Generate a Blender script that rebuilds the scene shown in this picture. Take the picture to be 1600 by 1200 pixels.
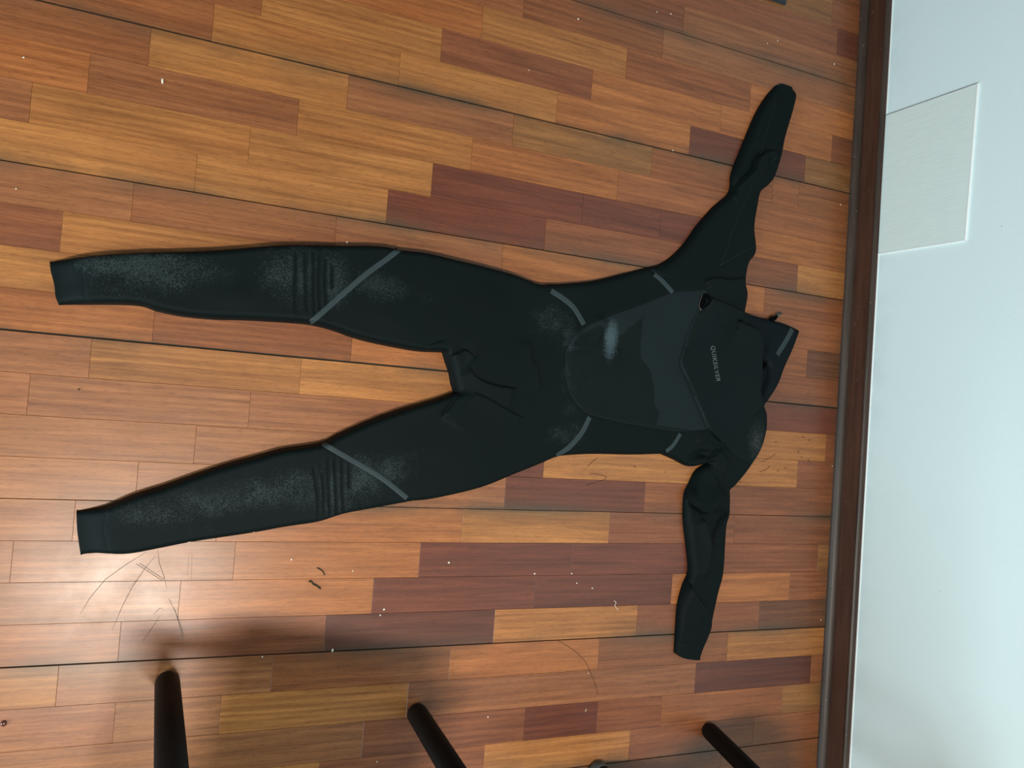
import bpy, bmesh, math, random
import numpy as np
from mathutils import Vector, Matrix
from mathutils.geometry import delaunay_2d_cdt
random.seed(7)
rng = np.random.default_rng(7)
for o in list(bpy.data.objects): bpy.data.objects.remove(o, do_unlink=True)
scene = bpy.context.scene
COL = scene.collection

# ------------------------------------------------------------ camera, world, lights, exposure
CAM_LOC = [0.0, -0.58968, 1.51197]
CAM_ROT = [[0.902372, -0.081961, -0.423092], [0.072365, 0.996626, -0.038725], [0.424838, 0.004327, 0.905259]]
CAM_F = 1345.16
cd = bpy.data.cameras.new('camera'); cam = bpy.data.objects.new('camera', cd); COL.objects.link(cam)
cd.sensor_width = 36.0; cd.lens = CAM_F / 1600 * 36; cd.clip_start = 0.02
m = Matrix(CAM_ROT).to_4x4(); m.translation = CAM_LOC; cam.matrix_world = m
scene.camera = cam

world = bpy.data.worlds.new('room_light'); scene.world = world; world.use_nodes = True
bg = world.node_tree.nodes['Background']; bg.inputs[0].default_value = (0.86, 0.95, 1.0, 1); bg.inputs[1].default_value = 0.13

def area_light(name, loc, target, size, power, color, size_y=None, shape='RECTANGLE'):
    l = bpy.data.lights.new(name, 'AREA'); l.shape = shape; l.size = size
    if size_y: l.size_y = size_y
    l.energy = power; l.color = color
    o = bpy.data.objects.new(name, l); COL.objects.link(o); o.location = loc
    o.rotation_euler = (Vector(target) - Vector(loc)).to_track_quat('-Z', 'Y').to_euler()
    return o
# ceiling lamp near the viewer, seen as the glare on the varnish
lamp = area_light('ceiling_lamp_offscreen', (0.12, -1.44, 2.6), (0.12, -1.44, 0), 0.50, 56, (1.0, 0.94, 0.83), size_y=0.16)
lamp.rotation_euler = (0, 0, 0)
# daylight from a window behind the viewer, facing the wall
area_light('window_daylight_offscreen', (-2.3, -1.8, 1.35), (1.5, -0.4, 0.75), 1.6, 112, (0.76, 0.94, 1.0), size_y=1.5)

vs = scene.view_settings
vs.view_transform = 'Standard'; vs.look = 'None'; vs.gamma = 1.0; vs.use_curve_mapping = False
vs.exposure = 0.0

# ------------------------------------------------------------ measured layout, in metres on the floor
OUTLINE = [(-0.0969, -0.4021, 1), (-0.0475, -0.3865, 0), (0.0205, -0.371, 0), (0.136, -0.3501, 0), (0.2491, -0.3239, 0), (0.3482, -0.3099, 0), (0.4175, -0.3005, 0), (0.4573, -0.3016, 0), (0.509, -0.3, 0), (0.5664, -0.3042, 0), (0.6257, -0.3086, 0), (0.687, -0.3149, 0), (0.742, -0.3253, 0), (0.7715, -0.3214, 0), (0.8, -0.3168, 0), (0.8652, -0.3023, 0), (0.932, -0.2795, 0), (0.9963, -0.2565, 0), (1.0245, -0.2464, 0), (1.0569, -0.2233, 0), (1.089, -0.1876, 0), (1.1131, -0.1519, 0), (1.1538, -0.1032, 0), (1.1951, -0.0621, 0), (1.1997, -0.0185, 0), (1.2217, 0.0416, 0), (1.2534, 0.1218, 0), (1.2825, 0.172, 0), (1.3081, 0.2021, 1), (1.3209, 0.2073, 0), (1.3532, 0.2068, 1), (1.3676, 0.1936, 0), (1.3598, 0.1583, 0), (1.3397, 0.0874, 0), (1.3319, 0.0416, 0), (1.3161, -0.0076, 0), (1.2984, -0.0305, 0), (1.2789, -0.0493, 0), (1.2723, -0.0844, 0), (1.2677, -0.1299, 0), (1.2762, -0.1826, 0), (1.2579, -0.2133, 0), (1.2529, -0.2526, 0), (1.2606, -0.2816, 0), (1.2556, -0.3207, 1), (1.2885, -0.3255, 0), (1.3329, -0.329, 0), (1.3726, -0.3333, 0), (1.4163, -0.3438, 1), (1.3996, -0.3875, 0), (1.3776, -0.4334, 0), (1.3611, -0.4741, 0), (1.336, -0.5107, 0), (1.3259, -0.5223, 1), (1.3346, -0.5396, 0), (1.3371, -0.5596, 0), (1.3361, -0.5826, 0), (1.3229, -0.6241, 0), (1.2935, -0.666, 0), (1.2638, -0.6989, 0), (1.2449, -0.7142, 1), (1.2491, -0.7477, 0), (1.2481, -0.7687, 0), (1.2418, -0.7897, 0), (1.2415, -0.8315, 0), (1.2411, -0.894, 0), (1.2301, -0.9395, 0), (1.2198, -0.993, 0), (1.2186, -1.0122, 0), (1.2031, -1.0548, 0), (1.1958, -1.079, 1), (1.1795, -1.0781, 0), (1.1489, -1.0724, 0), (1.1298, -1.0614, 1), (1.1294, -1.0452, 0), (1.1294, -0.9644, 0), (1.1394, -0.92, 0), (1.1512, -0.8897, 0), (1.1443, -0.8454, 0), (1.1355, -0.8074, 0), (1.1291, -0.7707, 0), (1.1283, -0.7272, 0), (1.1377, -0.7047, 0), (1.1544, -0.6743, 0), (1.1837, -0.6566, 1), (1.1553, -0.6647, 0), (1.1285, -0.6658, 0), (1.0943, -0.6537, 0), (1.0608, -0.6435, 1), (0.9847, -0.6487, 0), (0.8931, -0.6518, 0), (0.8272, -0.658, 0), (0.8074, -0.6622, 0), (0.7743, -0.6762, 0), (0.7178, -0.699, 0), (0.659, -0.7231, 0), (0.6015, -0.7393, 0), (0.5454, -0.7515, 0), (0.5123, -0.7558, 0), (0.4378, -0.7707, 0), (0.3898, -0.7808, 0), (0.3468, -0.795, 0), (0.2883, -0.8051, 0), (0.2359, -0.8154, 0), (0.1453, -0.8304, 0), (0.0934, -0.8415, 0), (0.0486, -0.8501, 0), (0.0043, -0.85, 0), (-0.0172, -0.8521, 1), (-0.0247, -0.8158, 0), (-0.0287, -0.7849, 1), (-0.0096, -0.781, 0), (0.0145, -0.7744, 0), (0.0521, -0.7558, 0), (0.0966, -0.739, 0), (0.1364, -0.7219, 0), (0.1803, -0.7043, 0), (0.2409, -0.6838, 0), (0.2774, -0.6716, 0), (0.3424, -0.6577, 0), (0.3749, -0.639, 0), (0.4251, -0.6138, 0), (0.477, -0.5912, 0), (0.5492, -0.5648, 0), (0.5849, -0.5495, 1), (0.5786, -0.535, 0), (0.5732, -0.5156, 0), (0.5638, -0.4949, 0), (0.5572, -0.4785, 1), (0.5049, -0.481, 0), (0.4316, -0.4754, 0), (0.3888, -0.4694, 0), (0.3432, -0.459, 0), (0.3058, -0.4546, 0), (0.2706, -0.4552, 0), (0.2005, -0.4589, 0), (0.1514, -0.4632, 0), (0.1004, -0.464, 0), (0.0621, -0.4603, 0), (0.0288, -0.4546, 0), (-0.0546, -0.4632, 0), (-0.0792, -0.4667, 1), (-0.0846, -0.4549, 0), (-0.0878, -0.4374, 0), (-0.0944, -0.4163, 0)]
CUFFS = [[(-0.0969, -0.4021), (-0.0944, -0.4163), (-0.0878, -0.4374), (-0.0846, -0.4549), (-0.0792, -0.4667)], [(-0.0172, -0.8521), (-0.0247, -0.8158), (-0.0287, -0.7849)], [(1.1958, -1.079), (1.1795, -1.0781), (1.1489, -1.0724), (1.1298, -1.0614)], [(1.3081, 0.2021), (1.3209, 0.2073), (1.3532, 0.2068)]]
SEAMS = {'knee_up': [(0.4621, -0.296), (0.4306, -0.3234), (0.3847, -0.366), (0.3051, -0.452), (0.2954, -0.4615)], 'knee_low': [(0.3333, -0.656), (0.3437, -0.6604), (0.386, -0.6802), (0.4478, -0.7117), (0.5011, -0.748), (0.5177, -0.758)], 'hip_up': [(0.7269, -0.3213), (0.7415, -0.3294), (0.7677, -0.3393), (0.7942, -0.3493), (0.8216, -0.3651), (0.8459, -0.3943), (0.8507, -0.3989)], 'hip_low': [(0.8748, -0.5717), (0.8744, -0.5846), (0.8586, -0.6086), (0.8345, -0.6367), (0.8019, -0.6598), (0.7912, -0.669)], 'sh_up': [(0.9828, -0.2523), (1.0099, -0.272), (1.0301, -0.2834), (1.0561, -0.3044)], 'sh_low': [(1.0971, -0.5933), (1.0837, -0.6211), (1.0655, -0.6381), (1.0557, -0.648)], 'chest': [(1.156, -0.275), (1.1299, -0.2895), (1.0952, -0.2973), (1.0561, -0.3044), (0.9909, -0.3347), (0.9099, -0.3702), (0.8536, -0.398), (0.8207, -0.4265), (0.8095, -0.4506), (0.8089, -0.4786), (0.8144, -0.5111), (0.8298, -0.5404), (0.8534, -0.5617), (0.8763, -0.5716), (0.9497, -0.5824), (1.0205, -0.5879), (1.0937, -0.5922), (1.1701, -0.5835)], 'yoke_low': [(1.1582, -0.3025), (1.1442, -0.3098), (1.1235, -0.3371), (1.1064, -0.3761), (1.0964, -0.4182), (1.0882, -0.4475), (1.0969, -0.4658), (1.1102, -0.4864), (1.139, -0.5334), (1.1701, -0.5835)], 'yoke_top': [(1.1425, -0.2989), (1.167, -0.3049), (1.2076, -0.3132), (1.2472, -0.3225)], 'yoke_arm': [(1.1701, -0.5835), (1.1955, -0.6014), (1.2159, -0.6183), (1.2507, -0.6375), (1.2872, -0.6499), (1.3088, -0.649)], 'neck': [(1.2274, -0.3418), (1.2484, -0.3493), (1.2762, -0.3561), (1.2932, -0.371), (1.2971, -0.3839), (1.2989, -0.4165), (1.3015, -0.4401), (1.2992, -0.4692), (1.2996, -0.492), (1.3072, -0.5127), (1.3192, -0.5261)], 'sl_a': [(1.1731, -0.2294), (1.1905, -0.1848), (1.2059, -0.1359), (1.224, -0.0946), (1.2371, -0.0567), (1.2443, -0.0339)], 'sl_b': [(1.1731, -0.2294), (1.2097, -0.2059), (1.2659, -0.172)], 'sl_c': [(1.2636, 0.02), (1.2741, 0.0727), (1.2901, 0.1269), (1.3031, 0.1735)], 'cuff_u': [(-0.0509, -0.3854), (-0.0492, -0.4173), (-0.0417, -0.4645)], 'cuff_l': [(0.0123, -0.7698), (0.0131, -0.8119), (0.0246, -0.8519)], 'wr_u': [(1.2611, 0.1452), (1.307, 0.1481), (1.3542, 0.1467)], 'wr_l': [(1.1221, -1.0342), (1.1542, -1.0437), (1.1981, -1.0471)]}
LEDGES = [([(1.1582, -0.3025), (1.1442, -0.3098), (1.1235, -0.3371), (1.1064, -0.3761), (1.0964, -0.4182), (1.0882, -0.4475), (1.0969, -0.4658), (1.1102, -0.4864), (1.139, -0.5334), (1.1701, -0.5835)], (1.1827, -0.4387), 0.0045, 0.05, 0.004), ([(1.1425, -0.2989), (1.167, -0.3049), (1.2076, -0.3132), (1.2472, -0.3225)], (1.2122, -0.3716), 0.005, 0.04, 0.004), ([(1.2274, -0.3418), (1.2484, -0.3493), (1.2762, -0.3561), (1.2932, -0.371), (1.2971, -0.3839), (1.2989, -0.4165), (1.3015, -0.4401), (1.2992, -0.4692), (1.2996, -0.492), (1.3072, -0.5127), (1.3192, -0.5261)], (1.2351, -0.4395), 0.011, 0.05, 0.012), ([(1.1701, -0.5835), (1.1955, -0.6014), (1.2159, -0.6183), (1.2323, -0.6272)], (1.2026, -0.5816), 0.004, 0.03, 0.01), ([(1.183, -0.0677), (1.2045, -0.0497), (1.2217, -0.0323), (1.2458, -0.0073), (1.2546, 0.0183), (1.2785, 0.0396), (1.2984, 0.0442), (1.3085, 0.0339), (1.3041, 0.0192)], (1.2406, -0.056), 0.01, 0.022, 0.012), ([(1.1143, -0.7278), (1.1265, -0.7356), (1.1597, -0.7525), (1.1773, -0.761), (1.1898, -0.7477), (1.2077, -0.7342), (1.2224, -0.7235)], (1.1707, -0.7208), 0.02, 0.032, 0.006), ([(1.1369, -0.8883), (1.157, -0.9318), (1.1807, -0.9554), (1.201, -0.9764)], (1.1574, -0.9791), 0.011, 0.022, 0.006), ([(1.1695, -0.7701), (1.1817, -0.7959), (1.1948, -0.8327), (1.1899, -0.8779), (1.1818, -0.9051)], (1.1624, -0.8301), 0.009, 0.02, 0.015), ([(1.2323, -0.7607), (1.2139, -0.7914), (1.2, -0.8327)], (1.2273, -0.8299), 0.007, 0.015, 0.01), ([(1.1774, -0.6547), (1.185, -0.6433), (1.1962, -0.6318), (1.2041, -0.6231)], (1.1994, -0.651), 0.008, 0.022, 0.008), ([(1.1422, -0.6166), (1.162, -0.6101), (1.1893, -0.61), (1.2159, -0.6183)], (1.161, -0.5978), 0.004, 0.02, 0.01), ([(1.2261, -0.6373), (1.2244, -0.661), (1.2124, -0.685), (1.1897, -0.7024)], (1.2005, -0.6648), 0.003, 0.02, 0.012), ([(0.5518, -0.4868), (0.5619, -0.4858), (0.576, -0.4796), (0.5889, -0.4718), (0.6008, -0.4754), (0.6147, -0.4868)], (0.5936, -0.4984), 0.007, 0.025, 0.008), ([(0.6007, -0.4989), (0.6159, -0.5175), (0.6363, -0.5266), (0.6646, -0.5322), (0.7026, -0.534)], (0.6207, -0.5442), 0.006, 0.03, 0.015), ([(0.6131, -0.5472), (0.6427, -0.557), (0.6883, -0.5757), (0.7263, -0.5904)], (0.6497, -0.5784), 0.0025, 0.03, 0.015), ([(0.7305, -0.436), (0.7311, -0.4702), (0.7479, -0.4967), (0.7562, -0.531)], (0.6967, -0.4951), 0.003, 0.03, 0.02), ([(0.5833, -0.546), (0.5791, -0.5654), (0.5558, -0.5991)], (0.6106, -0.5811), 0.007, 0.03, 0.012), ([(0.5174, -0.4794), (0.5228, -0.4695), (0.5494, -0.4573)], (0.5382, -0.4738), 0.002, 0.02, 0.01), ([(0.8136, -0.4476), (0.8512, -0.4426), (0.87, -0.4369), (0.8871, -0.4066), (0.9, -0.3791)], (0.8536, -0.4166), 0.0045, 0.022, 0.01), ([(0.8934, -0.4488), (0.912, -0.4548), (0.927, -0.4508), (0.9384, -0.4405)], (0.9151, -0.4362), 0.004, 0.02, 0.008), ([(1.0539, -0.3994), (1.0748, -0.3945), (1.091, -0.3914)], (1.0687, -0.3803), 0.002, 0.015, 0.01), ([(0.8333, -0.53), (0.8466, -0.5136), (0.8607, -0.506)], (0.8383, -0.5015), 0.002, 0.02, 0.01), ([(0.9898, -0.2607), (1.0192, -0.2687), (1.052, -0.2724)], (1.0333, -0.2424), 0.003, 0.02, 0.01), ([(1.1351, -0.2694), (1.1598, -0.2578), (1.2031, -0.2561), (1.2466, -0.246)], (1.2051, -0.2812), 0.005, 0.025, 0.01), ([(1.3035, -0.4189), (1.3166, -0.4234), (1.3284, -0.4338), (1.3268, -0.4597), (1.3163, -0.4892), (1.3104, -0.5068)], (1.3516, -0.4216), 0.007, 0.03, 0.01), ([(1.193, -0.3499), (1.2273, -0.3404), (1.2527, -0.3474)], (1.2263, -0.3278), 0.003, 0.02, 0.012)]
DENTS = [(1.159, -0.6377, 0.0221, 0.0082, 0.013), (1.1363, -0.6483, 0.0134, 0.0082, 0.007), (1.2158, -0.7499, 0.0243, 0.0111, 0.008)]
GROOVES = [[(0.2697, -0.3386), (0.2724, -0.3847), (0.2777, -0.4371)], [(0.2857, -0.334), (0.2897, -0.3824), (0.297, -0.4326)], [(0.2999, -0.3319), (0.3047, -0.3915), (0.3105, -0.4354)], [(0.3103, -0.3371), (0.3126, -0.3793), (0.3188, -0.4277)], [(0.3209, -0.3445), (0.3225, -0.378), (0.3293, -0.4198)], [(0.3328, -0.3519), (0.3357, -0.3875)], [(0.3298, -0.7003), (0.3401, -0.7442), (0.3455, -0.7839)], [(0.3553, -0.6848), (0.3561, -0.7215), (0.3639, -0.7769)], [(0.3653, -0.6832), (0.3704, -0.7322), (0.3765, -0.7789)], [(0.3794, -0.6893), (0.3817, -0.7318), (0.3876, -0.7765)], [(0.3473, -0.7107), (0.3529, -0.7793)], [(0.3911, -0.6933), (0.3942, -0.7314)]]
DUST = [(-0.0101, -0.3967, 0.0507, 0.0221, 1), (0.0457, -0.394, 0.077, 0.0358, 0.9), (0.1084, -0.3905, 0.0597, 0.0261, 0.7), (-0.0023, -0.4364, 0.0557, 0.0181, 0.5), (0.1563, -0.3625, 0.0614, 0.0127, 0.3), (0.2409, -0.3777, 0.0374, 0.0434, 0.7), (0.2837, -0.3718, 0.0439, 0.0495, 0.9), (0.3341, -0.3762, 0.0338, 0.0446, 0.9), (0.4207, -0.3762, 0.0534, 0.0251, 0.8), (0.494, -0.3879, 0.0431, 0.0139, 0.4), (0.7721, -0.3937, 0.0426, 0.0351, 0.7), (0.8101, -0.4213, 0.0202, 0.0378, 0.7), (0.8095, -0.5039, 0.0129, 0.0504, 0.5), (0.8217, -0.5664, 0.0231, 0.0252, 0.5), (0.8185, -0.6173, 0.0435, 0.0201, 0.7), (0.8459, -0.5966, 0.0205, 0.0178, 0.6), (1.3052, -0.6038, 0.0254, 0.0424, 0.8), (0.0824, -0.7825, 0.0679, 0.0205, 0.7), (0.159, -0.7653, 0.0608, 0.0231, 0.8), (0.2393, -0.7473, 0.0639, 0.0279, 0.8), (0.3028, -0.74, 0.0495, 0.0328, 0.8), (0.3696, -0.7436, 0.0341, 0.0446, 1), (0.4129, -0.7141, 0.0468, 0.0338, 1), (0.4588, -0.7009, 0.042, 0.0286, 0.8), (0.505, -0.6759, 0.0555, 0.0162, 0.4), (0.1724, -0.8071, 0.0613, 0.0126, 0.4), (0.0121, -0.8339, 0.0275, 0.01, 0.3), (1.0945, -0.2885, 0.0501, 0.0109, 0.3), (0.9106, -0.4171, 0.0121, 0.0311, 1.6), (0.9076, -0.437, 0.0106, 0.0181, 1.3), (0.9169, -0.4008, 0.0091, 0.0181, 1.2)]
PALE = [(0.9905, -0.3288), (0.9842, -0.3695), (0.9833, -0.4175), (0.9858, -0.4491), (1.0111, -0.4694), (1.0236, -0.5057), (1.0264, -0.5415), (1.042, -0.5564), (1.0346, -0.5837), (1.1775, -0.5914), (1.1906, -0.4297), (1.169, -0.2649), (1.0689, -0.2782)]
PALE2 = [(0.9905, -0.3288), (0.984, -0.3669), (0.943, -0.4006), (0.9141, -0.4233), (0.8816, -0.3942), (0.839, -0.4182), (0.8183, -0.4332), (0.8096, -0.4149), (0.8584, -0.3839), (0.9165, -0.3576)]
TAPES = {'knee_up': ([(0.4523, -0.3024), (0.4301, -0.3237), (0.3842, -0.3663), (0.3047, -0.4522), (0.3011, -0.456)], 0.0096), 'knee_low': ([(0.3407, -0.6566), (0.3431, -0.6587), (0.3855, -0.6801), (0.4472, -0.7115), (0.5004, -0.7477)], 0.0089), 'hip_up': ([(0.7637, -0.3381), (0.7932, -0.3496), (0.8205, -0.3654), (0.8448, -0.3946)], 0.0107), 'hip_low': ([(0.8727, -0.5782), (0.8574, -0.6086), (0.8334, -0.6366), (0.8036, -0.6589)], 0.0107), 'sh_up': ([(1.0052, -0.2709), (1.0287, -0.2838), (1.0546, -0.3034)], 0.01), 'sh_low': ([(1.0968, -0.5987), (1.0822, -0.621), (1.0648, -0.6374)], 0.0088), 'collar': ([(1.3859, -0.3442), (1.3668, -0.3768), (1.344, -0.4079)], 0.0122)}
PULL = [(1.3277, -0.3315), (1.3329, -0.3266), (1.3401, -0.3243), (1.3471, -0.3177), (1.3596, -0.3104)]
HOLE = [(1.1218, -0.3153), (1.1274, -0.3008), (1.1388, -0.2952), (1.1478, -0.301), (1.1454, -0.3138), (1.136, -0.3246), (1.1247, -0.3315)]
HOLERIM = [(1.1265, -0.3326), (1.1224, -0.3235), (1.1232, -0.3124), (1.129, -0.2992)]
ZIPFLAP = [(1.152, -0.3116), (1.1398, -0.3297), (1.1232, -0.355), (1.1105, -0.3853), (1.103, -0.4175)]
NECKHOLE = [(1.3008, -0.4192), (1.3129, -0.4223), (1.3226, -0.43), (1.3126, -0.4424), (1.3029, -0.4461)]
LOGO = [(1.1581, -0.4054), (1.1786, -0.4808), (1.1718, -0.4047)]
JOINTS = [(0.1083, 0.0343), (0.1836, 0.0777), (0.0157, -0.0316), (-0.0681, -0.093), (0.2594, -0.0926), (-0.1434, -0.1591), (0.1832, -0.1588), (0.1021, -0.2237), (0.011, -0.2878), (-0.0853, -0.3378), (0.5888, 0.1581), (0.6729, 0.2072), (0.5107, 0.0971), (0.4336, 0.0382), (0.761, 0.0398), (0.3425, -0.0223), (0.6696, -0.0375), (0.5876, -0.0991), (0.5125, -0.1609), (0.4312, -0.2254), (0.3412, -0.2694), (0.7552, -0.2123), (0.8351, -0.1617), (1.0014, 0.2216), (0.9153, 0.1552), (0.837, 0.0964), (1.2419, 0.1603), (1.1639, 0.0955), (1.0862, 0.0327), (0.9141, -0.0949), (0.9931, -0.0437), (1.0247, -0.1555), (1.4914, 0.0973), (1.4131, 0.032), (1.3208, -0.034), (1.3993, -0.0154), (1.4893, 0.3593), (1.0504, 0.2942), (0.0585, -0.4834), (-0.0291, -0.545), (0.3001, -0.5406), (-0.1093, -0.603), (0.2197, -0.6065), (-0.0852, -0.3549), (0.3864, -0.4849), (0.6666, -0.2815), (0.1375, -0.6748), (0.0545, -0.7255), (-0.0311, -0.8008), (-0.1107, -0.8661), (0.2157, -0.8648), (0.1341, -0.924), (0.0498, -0.983), (0.1837, -0.8125), (0.7888, -0.6855), (0.709, -0.7332), (0.6241, -0.7972), (0.5449, -0.8583), (0.8656, -0.8592), (0.461, -0.9269), (0.7883, -0.9265), (0.7058, -0.9896), (1.0309, -0.7332), (0.9495, -0.8021), (1.272, -0.807), (1.1144, -0.9262), (1.5262, -0.6078), (1.4449, -0.6737), (1.5222, -0.876), (1.4411, -0.9191), (1.0321, -0.9882), (1.3569, -0.9905), (1.2731, -1.0465), (0.9445, -1.0538), (1.192, -1.1153), (1.5207, -1.1221), (1.1076, -1.1823), (0.9511, -1.1663), (1.4392, -1.1864), (1.0341, -1.2512), (1.3607, -1.2484), (1.274, -1.303), (0.38, -0.9856), (0.6196, -1.0555), (0.5414, -1.114), (0.7861, -1.1795), (0.4624, -1.1843), (0.705, -1.2379), (0.2929, -1.0345), (-0.0334, -1.0584), (0.2138, -1.1193), (0.0524, -1.1004), (1.4099, -0.225), (1.3171, -0.2724), (1.4536, -0.4116)]
PCOL = [((0.3957, 0.1379), 'O'), ((0.7888, 0.2321), 'B'), ((0.4576, 0.1306), 'G'), ((0.7514, 0.1504), 'G'), ((1.071, 0.1608), 'B'), ((1.2748, 0.1501), 'O'), ((1.4645, 0.1847), 'R'), ((0.1431, 0.0744), 'B'), ((0.3291, 0.0848), 'G'), ((0.6705, 0.0982), 'R'), ((0.9845, 0.1061), 'O'), ((1.1973, 0.097), 'O'), ((1.4686, 0.1323), 'B'), ((0.0079, 0.0161), 'B'), ((0.2651, 0.0337), 'G'), ((0.5934, 0.0421), 'G'), ((0.9261, 0.0389), 'O'), ((1.1407, 0.0353), 'D'), ((1.4224, 0.0879), 'O'), ((1.5428, 0.0937), 'R'), ((-0.1092, -0.0204), 'B'), ((0.1716, -0.0177), 'G'), ((0.4955, -0.0291), 'F'), ((0.824, -0.0223), 'Y'), ((1.0937, -0.0203), 'B'), ((1.3685, 0.0339), 'D'), ((1.4759, 0.0379), 'Y'), ((-0.1294, -0.0966), 'O'), ((0.0848, -0.0854), 'E'), ((0.4141, -0.0884), 'G'), ((0.7419, -0.0905), 'O'), ((1.0494, -0.0937), 'B'), ((1.2982, -0.0307), 'R'), ((1.36, -0.0284), 'B'), ((1.4808, -0.025), 'B'), ((-0.1677, -0.1556), 'E'), ((0.0126, -0.1567), 'G'), ((0.3363, -0.1451), 'G'), ((0.6633, -0.1557), 'D'), ((0.9259, -0.1556), 'D'), ((1.0717, -0.1658), 'D'), ((1.4071, -0.0901), 'B'), ((-0.0488, -0.2059), 'G'), ((0.2524, -0.2178), 'G'), ((0.5879, -0.2183), 'D'), ((0.9007, -0.2262), 'R'), ((1.3408, -0.2182), 'R'), ((1.4762, -0.2221), 'G'), ((-0.0874, -0.2846), 'F'), ((0.1727, -0.287), 'E'), ((0.4904, -0.2762), 'F'), ((0.7722, -0.2904), 'O'), ((1.2896, -0.273), 'O'), ((1.4413, -0.279), 'B'), ((-0.1309, -0.3422), 'R'), ((0.0567, -0.3431), 'G'), ((1.4849, -0.3338), 'B'), ((-0.1291, -0.4164), 'G'), ((1.4031, -0.409), 'B'), ((1.5117, -0.4212), 'K'), ((-0.0529, -0.4867), 'O'), ((0.2202, -0.483), 'B'), ((0.4714, -0.4975), 'O'), ((1.4774, -0.4914), 'R'), ((-0.0927, -0.5411), 'F'), ((0.1225, -0.5465), 'G'), ((0.4383, -0.5355), 'G'), ((1.4421, -0.5384), 'D'), ((-0.1311, -0.5988), 'F'), ((0.031, -0.6115), 'P'), ((0.3172, -0.6075), 'F'), ((1.3528, -0.6094), 'G'), ((1.5569, -0.6138), 'R'), ((-0.011, -0.6652), 'P'), ((0.2138, -0.6633), 'P'), ((0.7619, -0.6941), 'D'), ((0.9376, -0.69), 'G'), ((1.5133, -0.6979), 'R'), ((1.3677, -0.6809), 'G'), ((-0.0509, -0.7274), 'P'), ((0.0874, -0.717), 'P'), ((0.6179, -0.7528), 'F'), ((0.8655, -0.7287), 'D'), ((1.1003, -0.7381), 'B'), ((1.3622, -0.7286), 'R'), ((-0.0803, -0.7975), 'P'), ((0.0654, -0.8004), 'P'), ((0.3559, -0.8074), 'O'), ((0.7986, -0.7987), 'G'), ((1.0407, -0.8065), 'R'), ((1.2596, -0.8072), 'K'), ((1.406, -0.8102), 'R'), ((-0.1175, -0.866), 'P'), ((-0.0387, -0.8764), 'P'), ((0.36, -0.8578), 'O'), ((0.6931, -0.8648), 'D'), ((0.9675, -0.8726), 'D'), ((1.3731, -0.8679), 'R'), ((1.5471, -0.8762), 'Y'), ((-0.0342, -0.931), 'P'), ((0.3099, -0.9236), 'O'), ((0.6058, -0.9241), 'D'), ((0.9564, -0.9273), 'D'), ((1.1241, -0.9345), 'O'), ((1.3413, -0.9318), 'R'), ((1.5022, -0.9348), 'B'), ((-0.0385, -0.9852), 'O'), ((0.2613, -0.9875), 'R'), ((0.5478, -0.9874), 'M'), ((0.8567, -0.9862), 'G'), ((1.0877, -0.9914), 'R'), ((1.2918, -0.9913), 'F'), ((1.4583, -0.9922), 'K'), ((-0.0762, -1.0565), 'G'), ((0.1154, -1.059), 'P'), ((0.4578, -1.0694), 'B'), ((0.7776, -1.0641), 'O'), ((1.0443, -1.0522), 'B'), ((1.3875, -1.0516), 'G'), ((-0.0207, -1.0947), 'F'), ((0.1192, -1.1056), 'P'), ((0.3818, -1.126), 'G'), ((0.8973, -1.1279), 'F'), ((1.3558, -1.1167), 'M'), ((1.5365, -1.123), 'B'), ((0.0292, -1.1536), 'P'), ((0.33, -1.1711), 'B'), ((0.626, -1.1745), 'R'), ((0.8724, -1.1829), 'D'), ((1.0307, -1.1789), 'R'), ((1.2708, -1.1742), 'B'), ((1.4924, -1.183), 'Y'), ((0.4584, -1.2224), 'R'), ((0.9063, -1.2403), 'G'), ((1.1568, -1.2427), 'R'), ((1.4394, -1.2367), 'B'), ((1.1444, -1.2952), 'R'), ((1.4073, -1.3052), 'B'), ((0.8626, 0.252), 'O'), ((1.1035, 0.2886), 'F'), ((1.195, 0.2404), 'F'), ((1.3354, 0.3347), 'R'), ((1.4391, 0.255), 'R')]
LEGS = [[(0.1265, -1.0587, 0.0), (0.1113, -1.0612, 0.345)], [(0.5603, -1.1421, 0.0), (0.5434, -1.1539, 0.225)], [(1.2337, -1.2318, 0.0), (1.2149, -1.2542, 0.15)], [(0.9549, -1.2898, 0.0), (0.882, -1.2365, 0.15)]]
CRUMBS = [(-0.1583, -0.0936), (-0.1518, -0.2962), (0.7942, 0.2204), (0.98, 0.285), (1.0157, 0.2905), (1.2802, 0.2938), (1.4821, 0.2959), (1.0435, 0.0018), (1.5279, -0.0321), (0.6934, 0.091), (0.3627, -0.3005), (0.8816, -0.9118), (0.9182, -0.9227), (0.9228, -1.0938), (0.484, -0.9528), (0.4776, -0.9629), (0.3103, -0.862), (0.4204, -0.8829), (0.6027, -0.8692), (0.8682, -0.8924), (0.7063, -1.1632), (0.493, -1.2259), (0.5598, -0.3213), (1.3091, 0.3071), (1.5413, -1.0067), (1.5495, -0.6487), (0.7847, -0.8915), (0.2752, -1.027)]
GRAIN = [(0.039, -0.08), (0.0389, -0.0843), (0.0397, -0.0884)]
FLAKE = [(0.3957, -1.0187), (0.395, -1.0243)]
FIBRE = [(0.9719, -0.9484), (0.977, -0.9538), (0.9743, -0.9589), (0.9794, -0.9643), (0.9843, -0.9684)]
FIBRE2 = [(0.9239, -1.1642), (0.9215, -1.1704)]
CURL1 = [(0.3559, -0.8767), (0.3629, -0.8801), (0.3678, -0.8847), (0.3705, -0.8903)]
CURL2 = [(0.3433, -0.9011), (0.3477, -0.9), (0.3514, -0.9045), (0.3584, -0.908), (0.3657, -0.9137)]
SPECK = [(-0.0418, -0.5936), (-0.0402, -0.5965)]
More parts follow.
